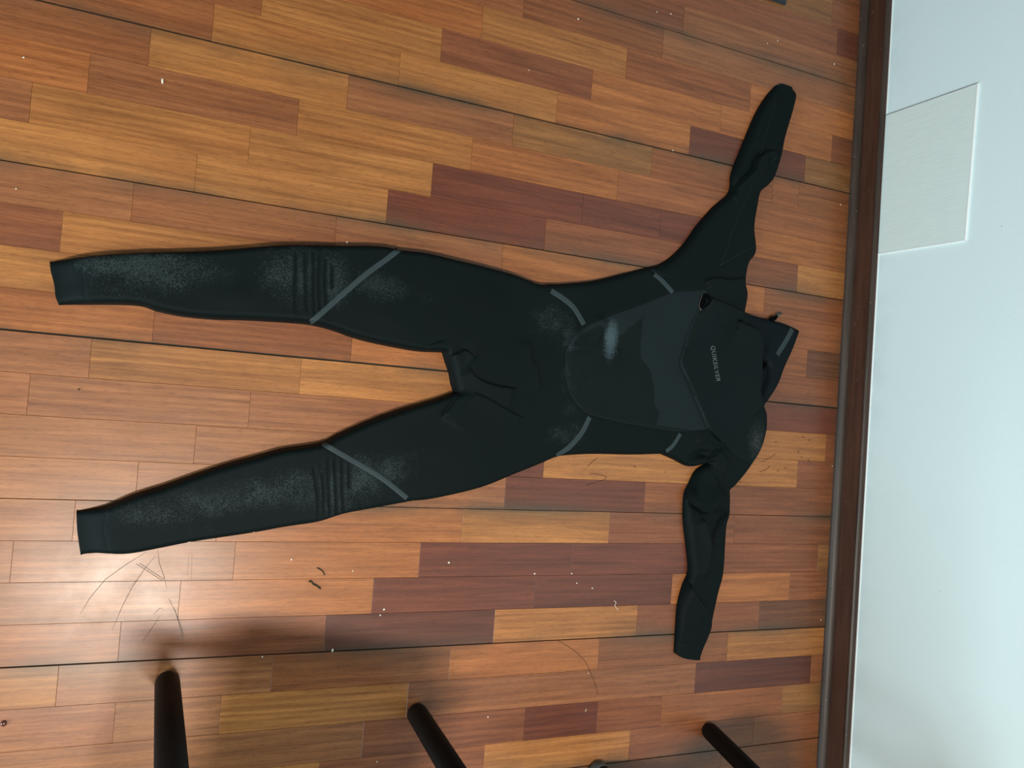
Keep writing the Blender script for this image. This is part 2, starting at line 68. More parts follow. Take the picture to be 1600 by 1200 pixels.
BEAD = [(-0.1009, -1.1077)]
HAIRS = [[(0.8868, -0.679), (0.8979, -0.6681), (0.9107, -0.6585)], [(0.8938, -0.6916), (0.9149, -0.6921), (0.932, -0.6967), (0.9309, -0.702), (0.9087, -0.7092), (0.8867, -0.7152)], [(1.3374, -0.649), (1.3499, -0.6427), (1.3642, -0.6362), (1.3766, -0.627)], [(1.3318, -0.6707), (1.3481, -0.6672), (1.3621, -0.6566)], [(0.8452, -1.0237), (0.8833, -1.0444), (0.9151, -1.0716), (0.9413, -1.118), (0.9489, -1.1378)]]
SPECKS = [[(1.3709, -0.6026), (1.3783, -0.6008)], [(1.4515, -0.585), (1.4595, -0.5875)], [(1.4697, -0.5929), (1.4793, -0.5909)], [(1.4444, -0.6178), (1.4429, -0.6238)], [(1.4512, -0.6308), (1.4574, -0.6349)], [(1.473, -0.6357), (1.4774, -0.6414)], [(1.3815, -0.6659), (1.3892, -0.6685)], [(1.4035, -0.6577), (1.4113, -0.6603)], [(1.2776, -0.6969), (1.2828, -0.6939)], [(1.0761, -0.6807), (1.0795, -0.6819)], [(0.9982, -0.6704), (1.0033, -0.6755)]]
SCUFF = [[(0.0643, -0.8682), (0.1069, -0.8964)], [(0.069, -0.8672), (0.1076, -0.8933)], [(0.0939, -0.8445), (0.0987, -0.8673), (0.1072, -0.8882), (0.114, -0.9111)], [(0.0789, -0.8487), (0.052, -0.8671), (0.0214, -0.8921), (0.001, -0.9219), (-0.0105, -0.9466)], [(0.0919, -0.8549), (0.0765, -0.8775), (0.06, -0.908), (0.0484, -0.9383), (0.0374, -0.9734)], [(0.117, -0.9246), (0.1295, -0.9458), (0.141, -0.9774), (0.1452, -0.9932)], [(0.0968, -0.95), (0.1056, -0.9399), (0.1117, -0.9432)], [(0.0682, -0.8928), (0.0553, -0.9079)], [(0.1067, -0.9523), (0.0941, -0.9756), (0.0832, -0.9936)], [(0.143, -0.8571), (0.1436, -0.8886)], [(0.1478, -0.855), (0.15, -0.8939)], [(0.1191, -0.9268), (0.1343, -0.9563), (0.1468, -0.9881)]]
MAT = [(1.3233, 0.3927), (1.2652, 0.3901), (1.3222, 0.4058)]
XEDGE = 1.5547
XWALL = 1.5847
PANEL = [(0.1743, 0.073), (0.1742, 0.3054), (-0.1551, 0.2948), (-0.152, 0.0643)]

# ------------------------------------------------------------ helpers
def tag(o, label=None, cat=None, group=None, kind=None):
    if label: o['label'] = label
    if cat: o['category'] = cat
    if group: o['group'] = group
    if kind: o['kind'] = kind
    return o
def mesh_obj(name, verts, faces, mat, parent=None, smooth=False):
    me = bpy.data.meshes.new(name); me.from_pydata([tuple(v) for v in verts], [], faces); me.update()
    if smooth:
        me.polygons.foreach_set('use_smooth', [True] * len(me.polygons))
    if mat: me.materials.append(mat)
    o = bpy.data.objects.new(name, me); COL.objects.link(o)
    if parent: o.parent = parent
    return o
def bm_obj(name, bm, mat, parent=None, smooth=False):
    bmesh.ops.recalc_face_normals(bm, faces=bm.faces[:])
    me = bpy.data.meshes.new(name); bm.to_mesh(me); bm.free()
    if smooth: me.polygons.foreach_set('use_smooth', [True] * len(me.polygons))
    if mat: me.materials.append(mat)
    o = bpy.data.objects.new(name, me); COL.objects.link(o)
    if parent: o.parent = parent
    return o
def empty(name, loc):
    o = bpy.data.objects.new(name, None); COL.objects.link(o); o.location = loc; o.empty_display_size = 0.05
    return o
def lin(c):
    return tuple(((v / 255) / 12.92 if v / 255 <= 0.04045 else ((v / 255 + 0.055) / 1.055) ** 2.4) for v in c)
class NT:
    def __init__(self, name):
        self.mat = bpy.data.materials.new(name); self.mat.use_nodes = True
        self.t = self.mat.node_tree; self.b = self.t.nodes['Principled BSDF']
    def n(self, typ, **kw):
        nd = self.t.nodes.new('ShaderNode' + typ)
        for k, v in kw.items():
            if k.startswith('i_'): nd.inputs[int(k[2:])].default_value = v
            else: setattr(nd, k, v)
        return nd
    def l(self, a, b): self.t.links.new(a, b)
    def math(self, op, a, b=None, clamp=False):
        nd = self.n('Math', operation=op, use_clamp=clamp)
        for i, v in enumerate((a, b)):
            if v is None: continue
            if isinstance(v, (int, float)): nd.inputs[i].default_value = v
            else: self.l(v, nd.inputs[i])
        return nd.outputs[0]
    def mix(self, fac, a, b, blend='MIX'):
        nd = self.n('Mix', data_type='RGBA', blend_type=blend)
        for s, v in ((nd.inputs[0], fac), (nd.inputs[6], a), (nd.inputs[7], b)):
            if isinstance(v, (int, float)): s.default_value = v
            elif isinstance(v, tuple): s.default_value = (*v[:3], 1)
            else: self.l(v, s)
        return nd.outputs[2]
    def ramp(self, src, p0, p1, c0=(0, 0, 0), c1=(1, 1, 1)):
        nd = self.n('ValToRGB'); e = nd.color_ramp.elements
        e[0].position = p0; e[1].position = p1; e[0].color = (*c0, 1); e[1].color = (*c1, 1)
        self.l(src, nd.inputs[0]); return nd.outputs[0]
    def noise(self, vec, scale, detail=4, rough=0.55, dist=0.0):
        nd = self.n('TexNoise'); nd.inputs['Scale'].default_value = scale; nd.inputs['Detail'].default_value = detail
        nd.inputs['Roughness'].default_value = rough; nd.inputs['Distortion'].default_value = dist
        if vec is not None: self.l(vec, nd.inputs['Vector'])
        return nd.outputs[0]
    def bump(self, h, strength, dist):
        nd = self.n('Bump'); nd.inputs['Strength'].default_value = strength; nd.inputs['Distance'].default_value = dist
        self.l(h, nd.inputs['Height']); self.l(nd.outputs[0], self.b.inputs['Normal'])
    def pos(self): return self.n('NewGeometry').outputs['Position']
def simple(name, col, rough=0.6, spec=0.4, nscale=60, amt=0.15, bump=0.0, metal=0.0):
    t = NT(name); p = t.pos(); nz = t.noise(p, nscale, 5)
    c = t.mix(nz, tuple(v * (1 - amt) for v in col), tuple(min(1, v * (1 + amt)) for v in col))
    t.l(c, t.b.inputs['Base Color']); t.b.inputs['Roughness'].default_value = rough
    t.b.inputs['Specular IOR Level'].default_value = spec; t.b.inputs['Metallic'].default_value = metal
    if bump: t.bump(nz, bump, 0.002)
    return t.mat

# ------------------------------------------------------------ materials
STRIP = 0.064
def wood_floor_material():
    t = NT('varnished_parquet')
    col = t.n('Attribute', attribute_name='col').outputs['Color']
    rnd = t.n('Attribute', attribute_name='rnd').outputs['Fac']
    p = t.pos()
    sep = t.n('SeparateXYZ'); t.l(p, sep.inputs[0]); X, Y = sep.outputs[0], sep.outputs[1]
    def coords(kx, ky, off):
        c = t.n('CombineXYZ')
        t.l(t.math('ADD', t.math('MULTIPLY', X, kx), t.math('MULTIPLY', rnd, 40 + off)), c.inputs[0])
        t.l(t.math('ADD', t.math('MULTIPLY', Y, ky), t.math('MULTIPLY', rnd, 90 + off)), c.inputs[1])
        t.l(t.math('MULTIPLY', rnd, 17), c.inputs[2])
        return c.outputs[0]
    g1 = t.noise(coords(2.2, 34, 0), 1.6, 5, 0.6, 0.8)       # broad figure
    g2 = t.noise(coords(6, 210, 11), 1.0, 5, 0.7, 0.4)       # fine streaks
    g3 = t.noise(coords(70, 620, 23), 1.0, 3, 0.6)           # pores
    g4 = t.noise(coords(3, 10, 5), 1.3, 2, 0.5)              # blotches
    # cathedral figure on some pieces
    wv = t.n('TexWave', wave_type='BANDS', bands_direction='Y'); t.l(coords(0.9, 16, 31), wv.inputs['Vector'])
    wv.inputs['Scale'].default_value = 1.6; wv.inputs['Distortion'].default_value = 5.5; wv.inputs['Detail'].default_value = 2; wv.inputs['Detail Scale'].default_value = 0.8
    f1 = t.ramp(g1, 0.28, 0.74); f2 = t.ramp(g2, 0.34, 0.66)
    c = t.mix(f1, t.mix(1.0, col, (0.66, 0.60, 0.54), 'MULTIPLY'), t.mix(1.0, col, (1.20, 1.18, 1.12), 'MULTIPLY'))
    c = t.mix(t.math('MULTIPLY', f2, 0.75), t.mix(1.0, c, (0.70, 0.62, 0.54), 'MULTIPLY'), t.mix(1.0, c, (1.14, 1.12, 1.08), 'MULTIPLY'))
    wmask = t.math('MULTIPLY', t.ramp(wv.outputs[0], 0.15, 0.9), t.ramp(rnd, 0.55, 0.75))
    c = t.mix(t.math('MULTIPLY', wmask, 0.32), c, t.mix(1.0, c, (0.62, 0.48, 0.40), 'MULTIPLY'))
    c = t.mix(t.math('MULTIPLY', t.ramp(g3, 0.52, 0.70), 0.50), c, t.mix(1.0, c, (0.42, 0.36, 0.32), 'MULTIPLY'))
    c = t.mix(t.math('MULTIPLY', t.ramp(g4, 0.45, 0.75), 0.28), c, t.mix(1.0, c, (0.82, 0.60, 0.48), 'MULTIPLY'))
    # ingrained dirt beside the open joints between boards, and along the skirting
    yy = t.math('ABSOLUTE', t.math('SUBTRACT', t.math('FRACT', t.math('ADD', t.math('DIVIDE', Y, STRIP * 4), 100.5)), 0.5))
    dgap = t.math('MULTIPLY', yy, STRIP * 4)
    near = t.math('POWER', 2.718, t.math('MULTIPLY', dgap, -65.0))
    dn = t.noise(p, 3.1, 4, 0.6)
    dirt = t.math('MULTIPLY', near, t.ramp(dn, 0.40, 0.60))
    dedge = t.math('POWER', 2.718, t.math('MULTIPLY', t.math('SUBTRACT', XEDGE, X), -38.0))
    dn2 = t.noise(p, 9, 5, 0.65)
    dirt2 = t.math('MULTIPLY', dedge, t.ramp(dn2, 0.30, 0.70))
    dall = t.math('MAXIMUM', t.math('MULTIPLY', dirt, 0.85), t.math('MULTIPLY', dirt2, 0.6))
    c = t.mix(dall, c, (0.058, 0.046, 0.027))
    t.l(c, t.b.inputs['Base Color'])
    rg = t.noise(p, 14, 5, 0.6)
    t.b.inputs['Roughness'].default_value = 0.52
    t.b.inputs['Specular IOR Level'].default_value = 0.32
    t.b.inputs['Coat Weight'].default_value = 0.65; t.b.inputs['Coat IOR'].default_value = 1.45
    t.l(t.math('ADD', t.math('MULTIPLY', rg, 0.16), 0.21), t.b.inputs['Coat Roughness'])
    t.bump(t.math('ADD', t.math('MULTIPLY', g2, 0.5), t.noise(p, 26, 3)), 0.10, 0.002)
    return t.mat
M_FLOOR = wood_floor_material()
M_SUB = simple('dark_joint_dirt', (0.045, 0.048, 0.042), 0.9, 0.1, 40, 0.4)

def wall_material():
    t = NT('painted_plaster'); p = t.pos()
    n1 = t.noise(p, 2.2, 3); n2 = t.noise(p, 70, 4, 0.6); n3 = t.noise(p, 11, 4, 0.6)
    c = t.mix(n1, (0.68, 0.82, 0.84), (0.73, 0.87, 0.89))
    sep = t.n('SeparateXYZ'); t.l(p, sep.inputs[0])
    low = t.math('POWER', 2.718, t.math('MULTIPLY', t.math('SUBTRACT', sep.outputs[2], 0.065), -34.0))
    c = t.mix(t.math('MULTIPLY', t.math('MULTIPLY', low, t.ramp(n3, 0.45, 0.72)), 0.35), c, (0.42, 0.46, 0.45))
    sp = t.n('TexVoronoi'); t.l(p, sp.inputs['Vector']); sp.inputs['Scale'].default_value = 16
    dot = t.math('LESS_THAN', sp.outputs['Distance'], 0.028)
    c = t.mix(t.math('MULTIPLY', dot, 0.5), c, (0.3, 0.33, 0.33))
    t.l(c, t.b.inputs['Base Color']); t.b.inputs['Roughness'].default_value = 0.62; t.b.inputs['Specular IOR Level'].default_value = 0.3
    t.bump(t.math('ADD', n2, t.math('MULTIPLY', n3, 1.5)), 0.12, 0.003)
    return t.mat
M_WALL = wall_material()
def panel_material():
    t = NT('painted_board'); p = t.pos()
    mp = t.n('Mapping'); t.l(p, mp.inputs['Vector']); mp.inputs['Scale'].default_value = (1, 90, 7)
    n = t.noise(mp.outputs[0], 2.2, 5, 0.6); n3 = t.noise(p, 24, 4)
    c = t.mix(n3, (0.67, 0.78, 0.76), (0.72, 0.83, 0.81)); t.l(c, t.b.inputs['Base Color'])
    t.b.inputs['Roughness'].default_value = 0.5
    t.bump(t.math('ADD', n, n3), 0.35, 0.002); return t.mat
M_PANEL = panel_material()
M_CRACK = simple('open_crack', (0.22, 0.19, 0.17), 0.8, 0.2, 120, 0.3)
M_FILL = simple('white_filler', (0.86, 0.90, 0.89), 0.55, 0.3, 120, 0.06, 0.4)
def skirting_material(name, c0, c1, rough):
    t = NT(name); p = t.pos()
    mp = t.n('Mapping'); t.l(p, mp.inputs['Vector']); mp.inputs['Scale'].default_value = (30, 2.0, 30)
    n = t.noise(mp.outputs[0], 3, 5, 0.6); c = t.mix(t.ramp(n, 0.3, 0.7), c0, c1)
    ch = t.noise(p, 130, 3); c = t.mix(t.math('MULTIPLY', t.ramp(ch, 0.66, 0.74), 0.5), c, (0.16, 0.13, 0.11))
    t.l(c, t.b.inputs['Base Color']); t.b.inputs['Roughness'].default_value = rough; t.b.inputs['Specular IOR Level'].default_value = 0.45
    t.bump(n, 0.15, 0.002); return t.mat
M_BASE = skirting_material('dark_stained_skirting', (0.042, 0.017, 0.010), (0.076, 0.031, 0.018), 0.45)
M_BEAD = skirting_material('worn_dark_beading', (0.026, 0.016, 0.012), (0.060, 0.038, 0.028), 0.46)

def neoprene_material(name, base, dustcol, rough=0.62, palecol=None):
    t = NT(name); p = t.pos()
    n1 = t.noise(p, 7, 3); weave = t.noise(p, 900, 2)
    c = t.mix(n1, tuple(v * 0.75 for v in base), tuple(v * 1.25 for v in base))
    if palecol:
        pa = t.n('Attribute', attribute_name='pale').outputs['Fac']
        c = t.mix(t.ramp(t.math('ADD', pa, t.math('MULTIPLY', t.math('SUBTRACT', t.noise(p, 40, 4), 0.5), 0.35)), 0.35, 0.65), c, palecol)
    du = t.n('Attribute', attribute_name='dust').outputs['Fac']
    fn = t.noise(p, 520, 2, 0.6); fn2 = t.noise(p, 45, 3, 0.6)
    k = t.math('ADD', t.math('MULTIPLY', t.math('SUBTRACT', fn, 0.5), 2.6), t.math('MULTIPLY', t.math('SUBTRACT', fn2, 0.5), 0.9))
    k = t.math('ADD', k, t.math('SUBTRACT', du, 0.50))
    fac = t.math('MULTIPLY', t.math('MULTIPLY', k, 1.3, clamp=True), t.math('MULTIPLY', du, 2.0, clamp=True))
    c = t.mix(fac, c, dustcol)
    t.l(c, t.b.inputs['Base Color']); t.b.inputs['Roughness'].default_value = rough
    t.b.inputs['Specular IOR Level'].default_value = 0.11
    t.bump(weave, 0.12, 0.0006); return t.mat
NB = (0.0018, 0.0053, 0.0056)
M_NEO = neoprene_material('black_neoprene', NB, (0.028, 0.042, 0.042))
M_CHEST = neoprene_material('smooth_chest_rubber', (0.0042, 0.0090, 0.0088), (0.055, 0.082, 0.095), 0.66, (0.0095, 0.0165, 0.0185))
M_YOKE = neoprene_material('black_yoke_neoprene', (0.0030, 0.0070, 0.0076), (0.05, 0.06, 0.06))
M_COLLAR = neoprene_material('navy_black_collar', (0.0024, 0.0060, 0.0084), (0.05, 0.06, 0.06))
M_TAPE = simple('grey_seam_tape', (0.026, 0.040, 0.044), 0.6, 0.25, 300, 0.3)
M_SEAM = simple('dark_stitching', (0.013, 0.019, 0.019), 0.8, 0.2, 500, 0.4)
M_FLAP = simple('crumpled_zip_tape', (0.0045, 0.009, 0.0085), 0.8, 0.15, 260, 0.7, 0.8)
M_LOGO = simple('silver_print', (0.085, 0.11, 0.11), 0.5, 0.3, 160, 0.7)
M_BLACK = simple('black_rubber', (0.002, 0.0026, 0.0028), 0.9, 0.03, 80, 0.3)
M_RIM = simple('frayed_pink_edge', (0.11, 0.075, 0.07), 0.8, 0.2, 700, 0.9)
M_PULLTIP = simple('grey_cord_tip', (0.06, 0.065, 0.055), 0.5, 0.4, 80, 0.3)
M_LEG = simple('black_furniture_lacquer', (0.0045, 0.0035, 0.003), 0.55, 0.15, 50, 0.3)
M_FERRULE = simple('grey_rubber_ferrule', (0.05, 0.06, 0.055), 0.5, 0.4, 60, 0.2)
M_CRUMB = simple('white_crumb', (0.80, 0.72, 0.60), 0.7, 0.3, 200, 0.2)
M_FIBRE = simple('pale_fibre', (0.62, 0.48, 0.36), 0.7, 0.3, 200, 0.2)
M_LEAF = simple('dark_dry_shred', (0.030, 0.024, 0.008), 0.7, 0.3, 200, 0.4)
M_HAIR = simple('dark_hair', (0.035, 0.018, 0.010), 0.6, 0.3, 200, 0.3)
M_SCUFF = simple('scuff_mark', (0.085, 0.050, 0.028), 0.5, 0.4, 220, 0.5)
M_AMBER = simple('amber_bead', (0.10, 0.030, 0.020), 0.15, 0.6, 60, 0.2)
M_SLATE = simple('slate_blue_sheet', (0.030, 0.042, 0.052), 0.6, 0.3, 120, 0.2)

# ------------------------------------------------------------ floor
X0, X1 = -2.4, XEDGE + 0.012
K0, K1 = -52, 62                       # strip k covers y from -k*STRIP down to -(k+1)*STRIP
PAL = {'G': (185, 125, 69), 'O': (179, 113, 63), 'B': (156, 96, 57), 'R': (146, 88, 56), 'D': (120, 64, 44), 'M': (106, 57, 41),
       'F': (166, 108, 70), 'E': (160, 102, 64), 'P': (168, 112, 72), 'Y': (154, 106, 60), 'K': (122, 78, 52)}
sub = mesh_obj('floor', [(x, y, z) for z in (-0.02, -0.0045) for x, y in ((X0, -(K1) * STRIP), (X1 + .05, -(K1) * STRIP), (X1 + .05, -K0 * STRIP), (X0, -K0 * STRIP))],
               [(3, 2, 1, 0), (4, 5, 6, 7), (0, 1, 5, 4), (1, 2, 6, 5), (2, 3, 7, 6), (3, 0, 4, 7)], M_SUB)
tag(sub, 'parquet floor of narrow orange and red-brown hardwood strips', 'floor', kind='structure')
joints = {}
for x, y in JOINTS: joints.setdefault(int(math.floor(-y / STRIP)), []).append(x)
RI = np.array(CAM_ROT).T; CL = np.array(CAM_LOC)
def in_view(x0, x1, y0, y1):
    for x in np.linspace(x0, x1, 7):
        for y in (y0, (y0 + y1) / 2, y1):
            q = RI @ (np.array((x, y, 0)) - CL)
            if q[2] < 0:
                u, v = 800 + CAM_F * q[0] / -q[2], 600 - CAM_F * q[1] / -q[2]
                if -4 < u < 1604 and -4 < v < 1204: return True
    return False
def piece_geo(x0, x1, y0, y1):
    zt = 0.0 - random.random() * 0.0003; c = 0.0003; zb = -0.0042
    v = [(x0 + c, y0 + c, zt), (x1 - c, y0 + c, zt), (x1 - c, y1 - c, zt), (x0 + c, y1 - c, zt),
         (x0, y0, zt - c), (x1, y0, zt - c), (x1, y1, zt - c), (x0, y1, zt - c),
         (x0, y0, zb), (x1, y0, zb), (x1, y1, zb), (x0, y1, zb)]
    f = [(0, 1, 2, 3)] + [(a + 4, b + 4, b, a) for a, b in ((0, 1), (1, 2), (2, 3), (3, 0))] + [(a + 8, b + 8, b + 4, a + 4) for a, b in ((0, 1), (1, 2), (2, 3), (3, 0))]
    return v, f
def set_attr(me, cols, rnds, nper):
    a = me.color_attributes.new('col', 'FLOAT_COLOR', 'POINT')
    a.data.foreach_set('color', np.repeat(np.array([(*c, 1) for c in cols], dtype=np.float32), nper, axis=0).ravel())
    r = me.attributes.new('rnd', 'FLOAT', 'POINT')
    r.data.foreach_set('value', np.repeat(np.array(rnds, dtype=np.float32), nper))
def under_suit(x, y):
    return all(pip(x + dx, y + dy) for dx in (-.006, .006) for dy in (-.034, 0, .034))
def pip(x, y):
    c = False; n = len(OUTLINE)
    for i in range(n):
        x1, y1 = OUTLINE[i][:2]; x2, y2 = OUTLINE[(i + 1) % n][:2]
        if (y1 > y) != (y2 > y) and x < (x2 - x1) * (y - y1) / (y2 - y1) + x1: c = not c
    return c
GAPW = {0: .0015, 4: .0009, 8: .0016, 12: .0005, 16: .0010, -4: .0008}
bv, bf, bc, br = [], [], [], []
for k in range(K0, K1):
    ya, yb = -(k + 1) * STRIP, -k * STRIP
    lo = GAPW.get(k + 1, .0009) if (k + 1) % 4 == 0 else 0.00015; hi = GAPW.get(k, .0009) if k % 4 == 0 else 0.00015
    js = sorted(joints.get(k, []))
    # carry the pattern on beyond the measured joints
    x = js[0] if js else random.uniform(0.0, 0.3)
    left = []
    while x > X0 + 0.1: x -= random.uniform(0.31, 0.38); left.append(x)
    right = []; x = js[-1] if js else left[0] + 0.35
    if not js: right.append(x)
    while x < X1 - 0.36: x += random.uniform(0.31, 0.38); right.append(x)
    keep_r = [v for v in right if v < X1 - 0.05 and (not js or not in_view(v - .01, v + .01, ya, yb))]
    keep_l = [v for v in left if v > X0 + 0.02 and not in_view(v, v, ya + .02, yb - .02)]
    edges = [X0] + sorted(keep_l + js + keep_r) + [X1]
    full = [edges[0]]
    for e_ in edges[1:]:                  # strips run on under the suit with joints of their own
        while e_ - full[-1] > 0.5:
            cand = [v for v in np.arange(full[-1] + 0.2, min(full[-1] + 0.46, e_ - 0.15), 0.01) if under_suit(v, (ya + yb) / 2)]
            if not cand: break
            full.append(float(min(cand, key=lambda v: abs(v - full[-1] - 0.35))))
        full.append(e_)
    for a, b in zip(full[:-1], full[1:]):
        cat = None
        for (px, py), ct in PCOL:
            if a < px < b and ya < py < yb and cat is None: cat = ct
        if cat is None: cat = random.choice('GOOBBRRFDPEY')
        c = np.array(lin(PAL[cat])) * random.uniform(0.93, 1.07)
        v, f = piece_geo(a + 0.00015, b - 0.00015, ya + lo, yb - hi)
        rn = random.random()
        if in_view(a, b, ya, yb):
            o = mesh_obj('plank', v, f, M_FLOOR, sub); set_attr(o.data, [c], [rn], 12)
        else:
            n = len(bv); bv += v; bf += [tuple(i + n for i in q) for q in f]; bc.append(c); br.append(rn)
o = mesh_obj('plank_field', bv, bf, M_FLOOR, sub); set_attr(o.data, bc, br, 12); tag(o, kind='stuff')

# scuffs and scratches in the varnish, thin raised ribs of dragged dirt
def ribbon(name, pts, w, z, mat, parent, thick=0.0):
    P = [Vector((x, y, 0)) for x, y in pts]; vs_, fs_ = [], []
    for i, p in enumerate(P):
        d = (P[min(i + 1, len(P) - 1)] - P[max(i - 1, 0)]).normalized(); nrm = Vector((-d.y, d.x, 0))
        ww = w * (0.35 if i in (0, len(P) - 1) else 1.0)
        vs_ += [p + nrm * ww / 2 + Vector((0, 0, z)), p - nrm * ww / 2 + Vector((0, 0, z)), p + Vector((0, 0, z + thick))]
    for i in range(len(P) - 1):
        a, b = 3 * i, 3 * i + 3
        fs_ += [(a + 2, b + 2, b, a), (a + 1, b + 1, b + 2, a + 2)]
    return mesh_obj(name, vs_, fs_, mat, parent)
for i, s in enumerate(SCUFF):
    ribbon('scuff_mark', s, 0.0022 if i in (0, 1) else 0.0008, 0.00002, M_SCUFF, sub, 0.00008)

# ------------------------------------------------------------ wall, skirting board
YA, YB = -3.9, 3.3
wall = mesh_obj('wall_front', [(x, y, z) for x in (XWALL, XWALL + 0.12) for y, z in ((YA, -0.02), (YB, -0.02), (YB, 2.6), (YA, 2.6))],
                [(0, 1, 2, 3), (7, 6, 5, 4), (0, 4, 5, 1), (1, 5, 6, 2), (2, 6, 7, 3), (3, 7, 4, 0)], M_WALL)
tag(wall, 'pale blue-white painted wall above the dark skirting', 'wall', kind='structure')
def extrude_profile(name, prof, mat, parent=None, smooth=False, n=60, wob=0.0):
    vs_, fs_ = [], []
    ys = np.linspace(YA, YB, n); L = len(prof)
    for i, y in enumerate(ys):
        dx = wob * math.sin(i * 1.7) * 0.5 + wob * random.uniform(-.5, .5)
        vs_ += [(x + dx, y, z) for x, z in prof]
    for i in range(n - 1):
        for j in range(L):
            a = i * L + j; b = i * L + (j + 1) % L; fs_.append((a, b, b + L, a + L))
    fs_ += [tuple(range(L - 1, -1, -1)), tuple(range((n - 1) * L, n * L))]
    return mesh_obj(name, vs_, fs_, mat, parent, smooth)
bx = XEDGE + 0.016
base = extrude_profile('baseboard_front', [(XWALL + .002, -0.004), (bx, -0.004), (bx, 0.062), (bx + .0015, 0.0655), (bx + .004, 0.068), (bx + .009, 0.069), (XWALL + .002, 0.069)], M_BASE)
tag(base, 'dark brown stained skirting board along the foot of the wall', 'baseboard', kind='structure')
prof = [(bx + .001, -0.0005), (XEDGE, -0.0005)] + [(XEDGE + 0.0165 - 0.0165 * math.cos(a), 0.0165 * math.sin(a) * 0.95) for a in np.linspace(0.12, math.pi / 2, 8)] + [(bx + .001, 0.0155)]
extrude_profile('quarter_round', prof, M_BEAD, base, wob=0.0006)
extrude_profile('top_bead', [(bx - .0006, 0.0605), (bx - .0022, 0.063), (bx - .002, 0.0665), (bx + .001, 0.0692), (bx + .005, 0.0702), (bx + .005, 0.066), (bx + .001, 0.0605)], M_BEAD, base, wob=0.0004)
extrude_profile('paint_line', [(XWALL - .0016, 0.0688), (XWALL - .0016, 0.0712), (XWALL + .001, 0.0722), (XWALL + .001, 0.0688)], M_FILL, base, wob=0.0005)

# cover panel fixed to the wall just above the skirting
pt = empty('wall_cover_panel', (XWALL, (PANEL[0][0] + PANEL[3][0]) / 2, 0.07))
tag(pt, 'rectangular painted cover board fixed to the wall above the skirting', 'panel')
bm = bmesh.new()
def loc(yz, x): return (x - XWALL, yz[0] - pt.location.y, yz[1] - pt.location.z)
q = [list(v) for v in PANEL]; q[0][1] = q[3][1] = 0.0702
a = [bm.verts.new(loc(v, XWALL + .002)) for v in q]; b = [bm.verts.new(loc(v, XWALL - .0035)) for v in q]
bm.faces.new(b); bm.faces.new(a[::-1])
for i in range(4): bm.faces.new((a[i], a[(i + 1) % 4], b[(i + 1) % 4], b[i]))
bmesh.ops.bevel(bm, geom=[e for e in bm.edges], offset=0.0009, segments=2, affect='EDGES')
bm_obj('board', bm, M_PANEL, pt)
def edge_strip(name, p, q2, w, out, mat=M_FILL):
    # uneven line of filler along one edge of the cover board
    bm = bmesh.new(); p = np.array(p); q2 = np.array(q2); d = (q2 - p) / np.linalg.norm(q2 - p); nr = np.array((-d[1], d[0])) * out
    rows = []
    for s in np.linspace(0, 1, 28):
        c = p + (q2 - p) * s; wj = w * random.uniform(0.7, 1.2)
        rows.append([bm.verts.new(loc(c - nr * .0006, XWALL + .001)), bm.verts.new(loc(c - nr * .0004, XWALL - .0040)), bm.verts.new(loc(c + nr * wj * .5, XWALL - .0042)), bm.verts.new(loc(c + nr * wj, XWALL + .001))])
    for r0, r1 in zip(rows[:-1], rows[1:]):
        for i in range(3): bm.faces.new((r0[i], r0[i + 1], r1[i + 1], r1[i]))
    return bm_obj(name, bm, mat, pt, True)
edge_strip('filler_bead', q[1], q[2], 0.0045, 1)
edge_strip('filler_bead', q[2], q[3], 0.0022, 1)
edge_strip('edge_crack', q[0], q[1], 0.0018, 1, M_CRACK)

# ------------------------------------------------------------ wetsuit
def smooth_outline(pts, step=0.004):
    """closed Catmull-Rom through the points, corners flagged 1 stay sharp"""
    n = len(pts); out = []
    for i in range(n):
        p0, p1, p2, p3 = (np.array(pts[(i + k) % n][:2]) for k in (-1, 0, 1, 2))
        if pts[i][2]: p0 = p1 - (p2 - p1)
        if pts[(i + 1) % n][2]: p3 = p2 + (p2 - p1)
        m = max(1, int(round(np.linalg.norm(p2 - p1) / step)))
        for s in range(m):
            t = s / m
            out.append(0.5 * ((2 * p1) + (p2 - p0) * t + (2 * p0 - 5 * p1 + 4 * p2 - p3) * t * t + (3 * p1 - p0 - 3 * p2 + p3) * t ** 3))
    return np.array(out)
def dense(pts, step=0.002):
    P = [np.array(p) for p in pts]; P = [2 * P[0] - P[1]] + P + [2 * P[-1] - P[-2]]; out = []
    for i in range(1, len(P) - 2):
        m = max(1, int(round(np.linalg.norm(P[i + 1] - P[i]) / step)))
        for s in range(m):
            t = s / m; p0, p1, p2, p3 = P[i - 1:i + 3]
            out.append(0.5 * ((2 * p1) + (p2 - p0) * t + (2 * p0 - 5 * p1 + 4 * p2 - p3) * t * t + (3 * p1 - p0 - 3 * p2 + p3) * t ** 3))
    out.append(P[-2]); return np.array(out)
def seg_dist(Q, A, B):
    """distance of each point in Q to the nearest of the segments A-B"""
    best = np.full(len(Q), 1e9)
    for a, b in zip(A, B):
        d = b - a; L2 = max(d @ d, 1e-14)
        t = np.clip(((Q - a) @ d) / L2, 0, 1)
        r = Q - a - t[:, None] * d
        best = np.minimum(best, (r * r).sum(1))
    return np.sqrt(best)
def inside(Q, poly):
    x, y = Q[:, 0], Q[:, 1]; c = np.zeros(len(Q), bool); n = len(poly)
    for i in range(n):
        (x1, y1), (x2, y2) = poly[i], poly[(i + 1) % n]
        if y1 == y2: continue
        cond = ((y1 > y) != (y2 > y)) & (x < (x2 - x1) * (y - y1) / (y2 - y1) + x1)
        c ^= cond
    return c
OUT = smooth_outline(OUTLINE)
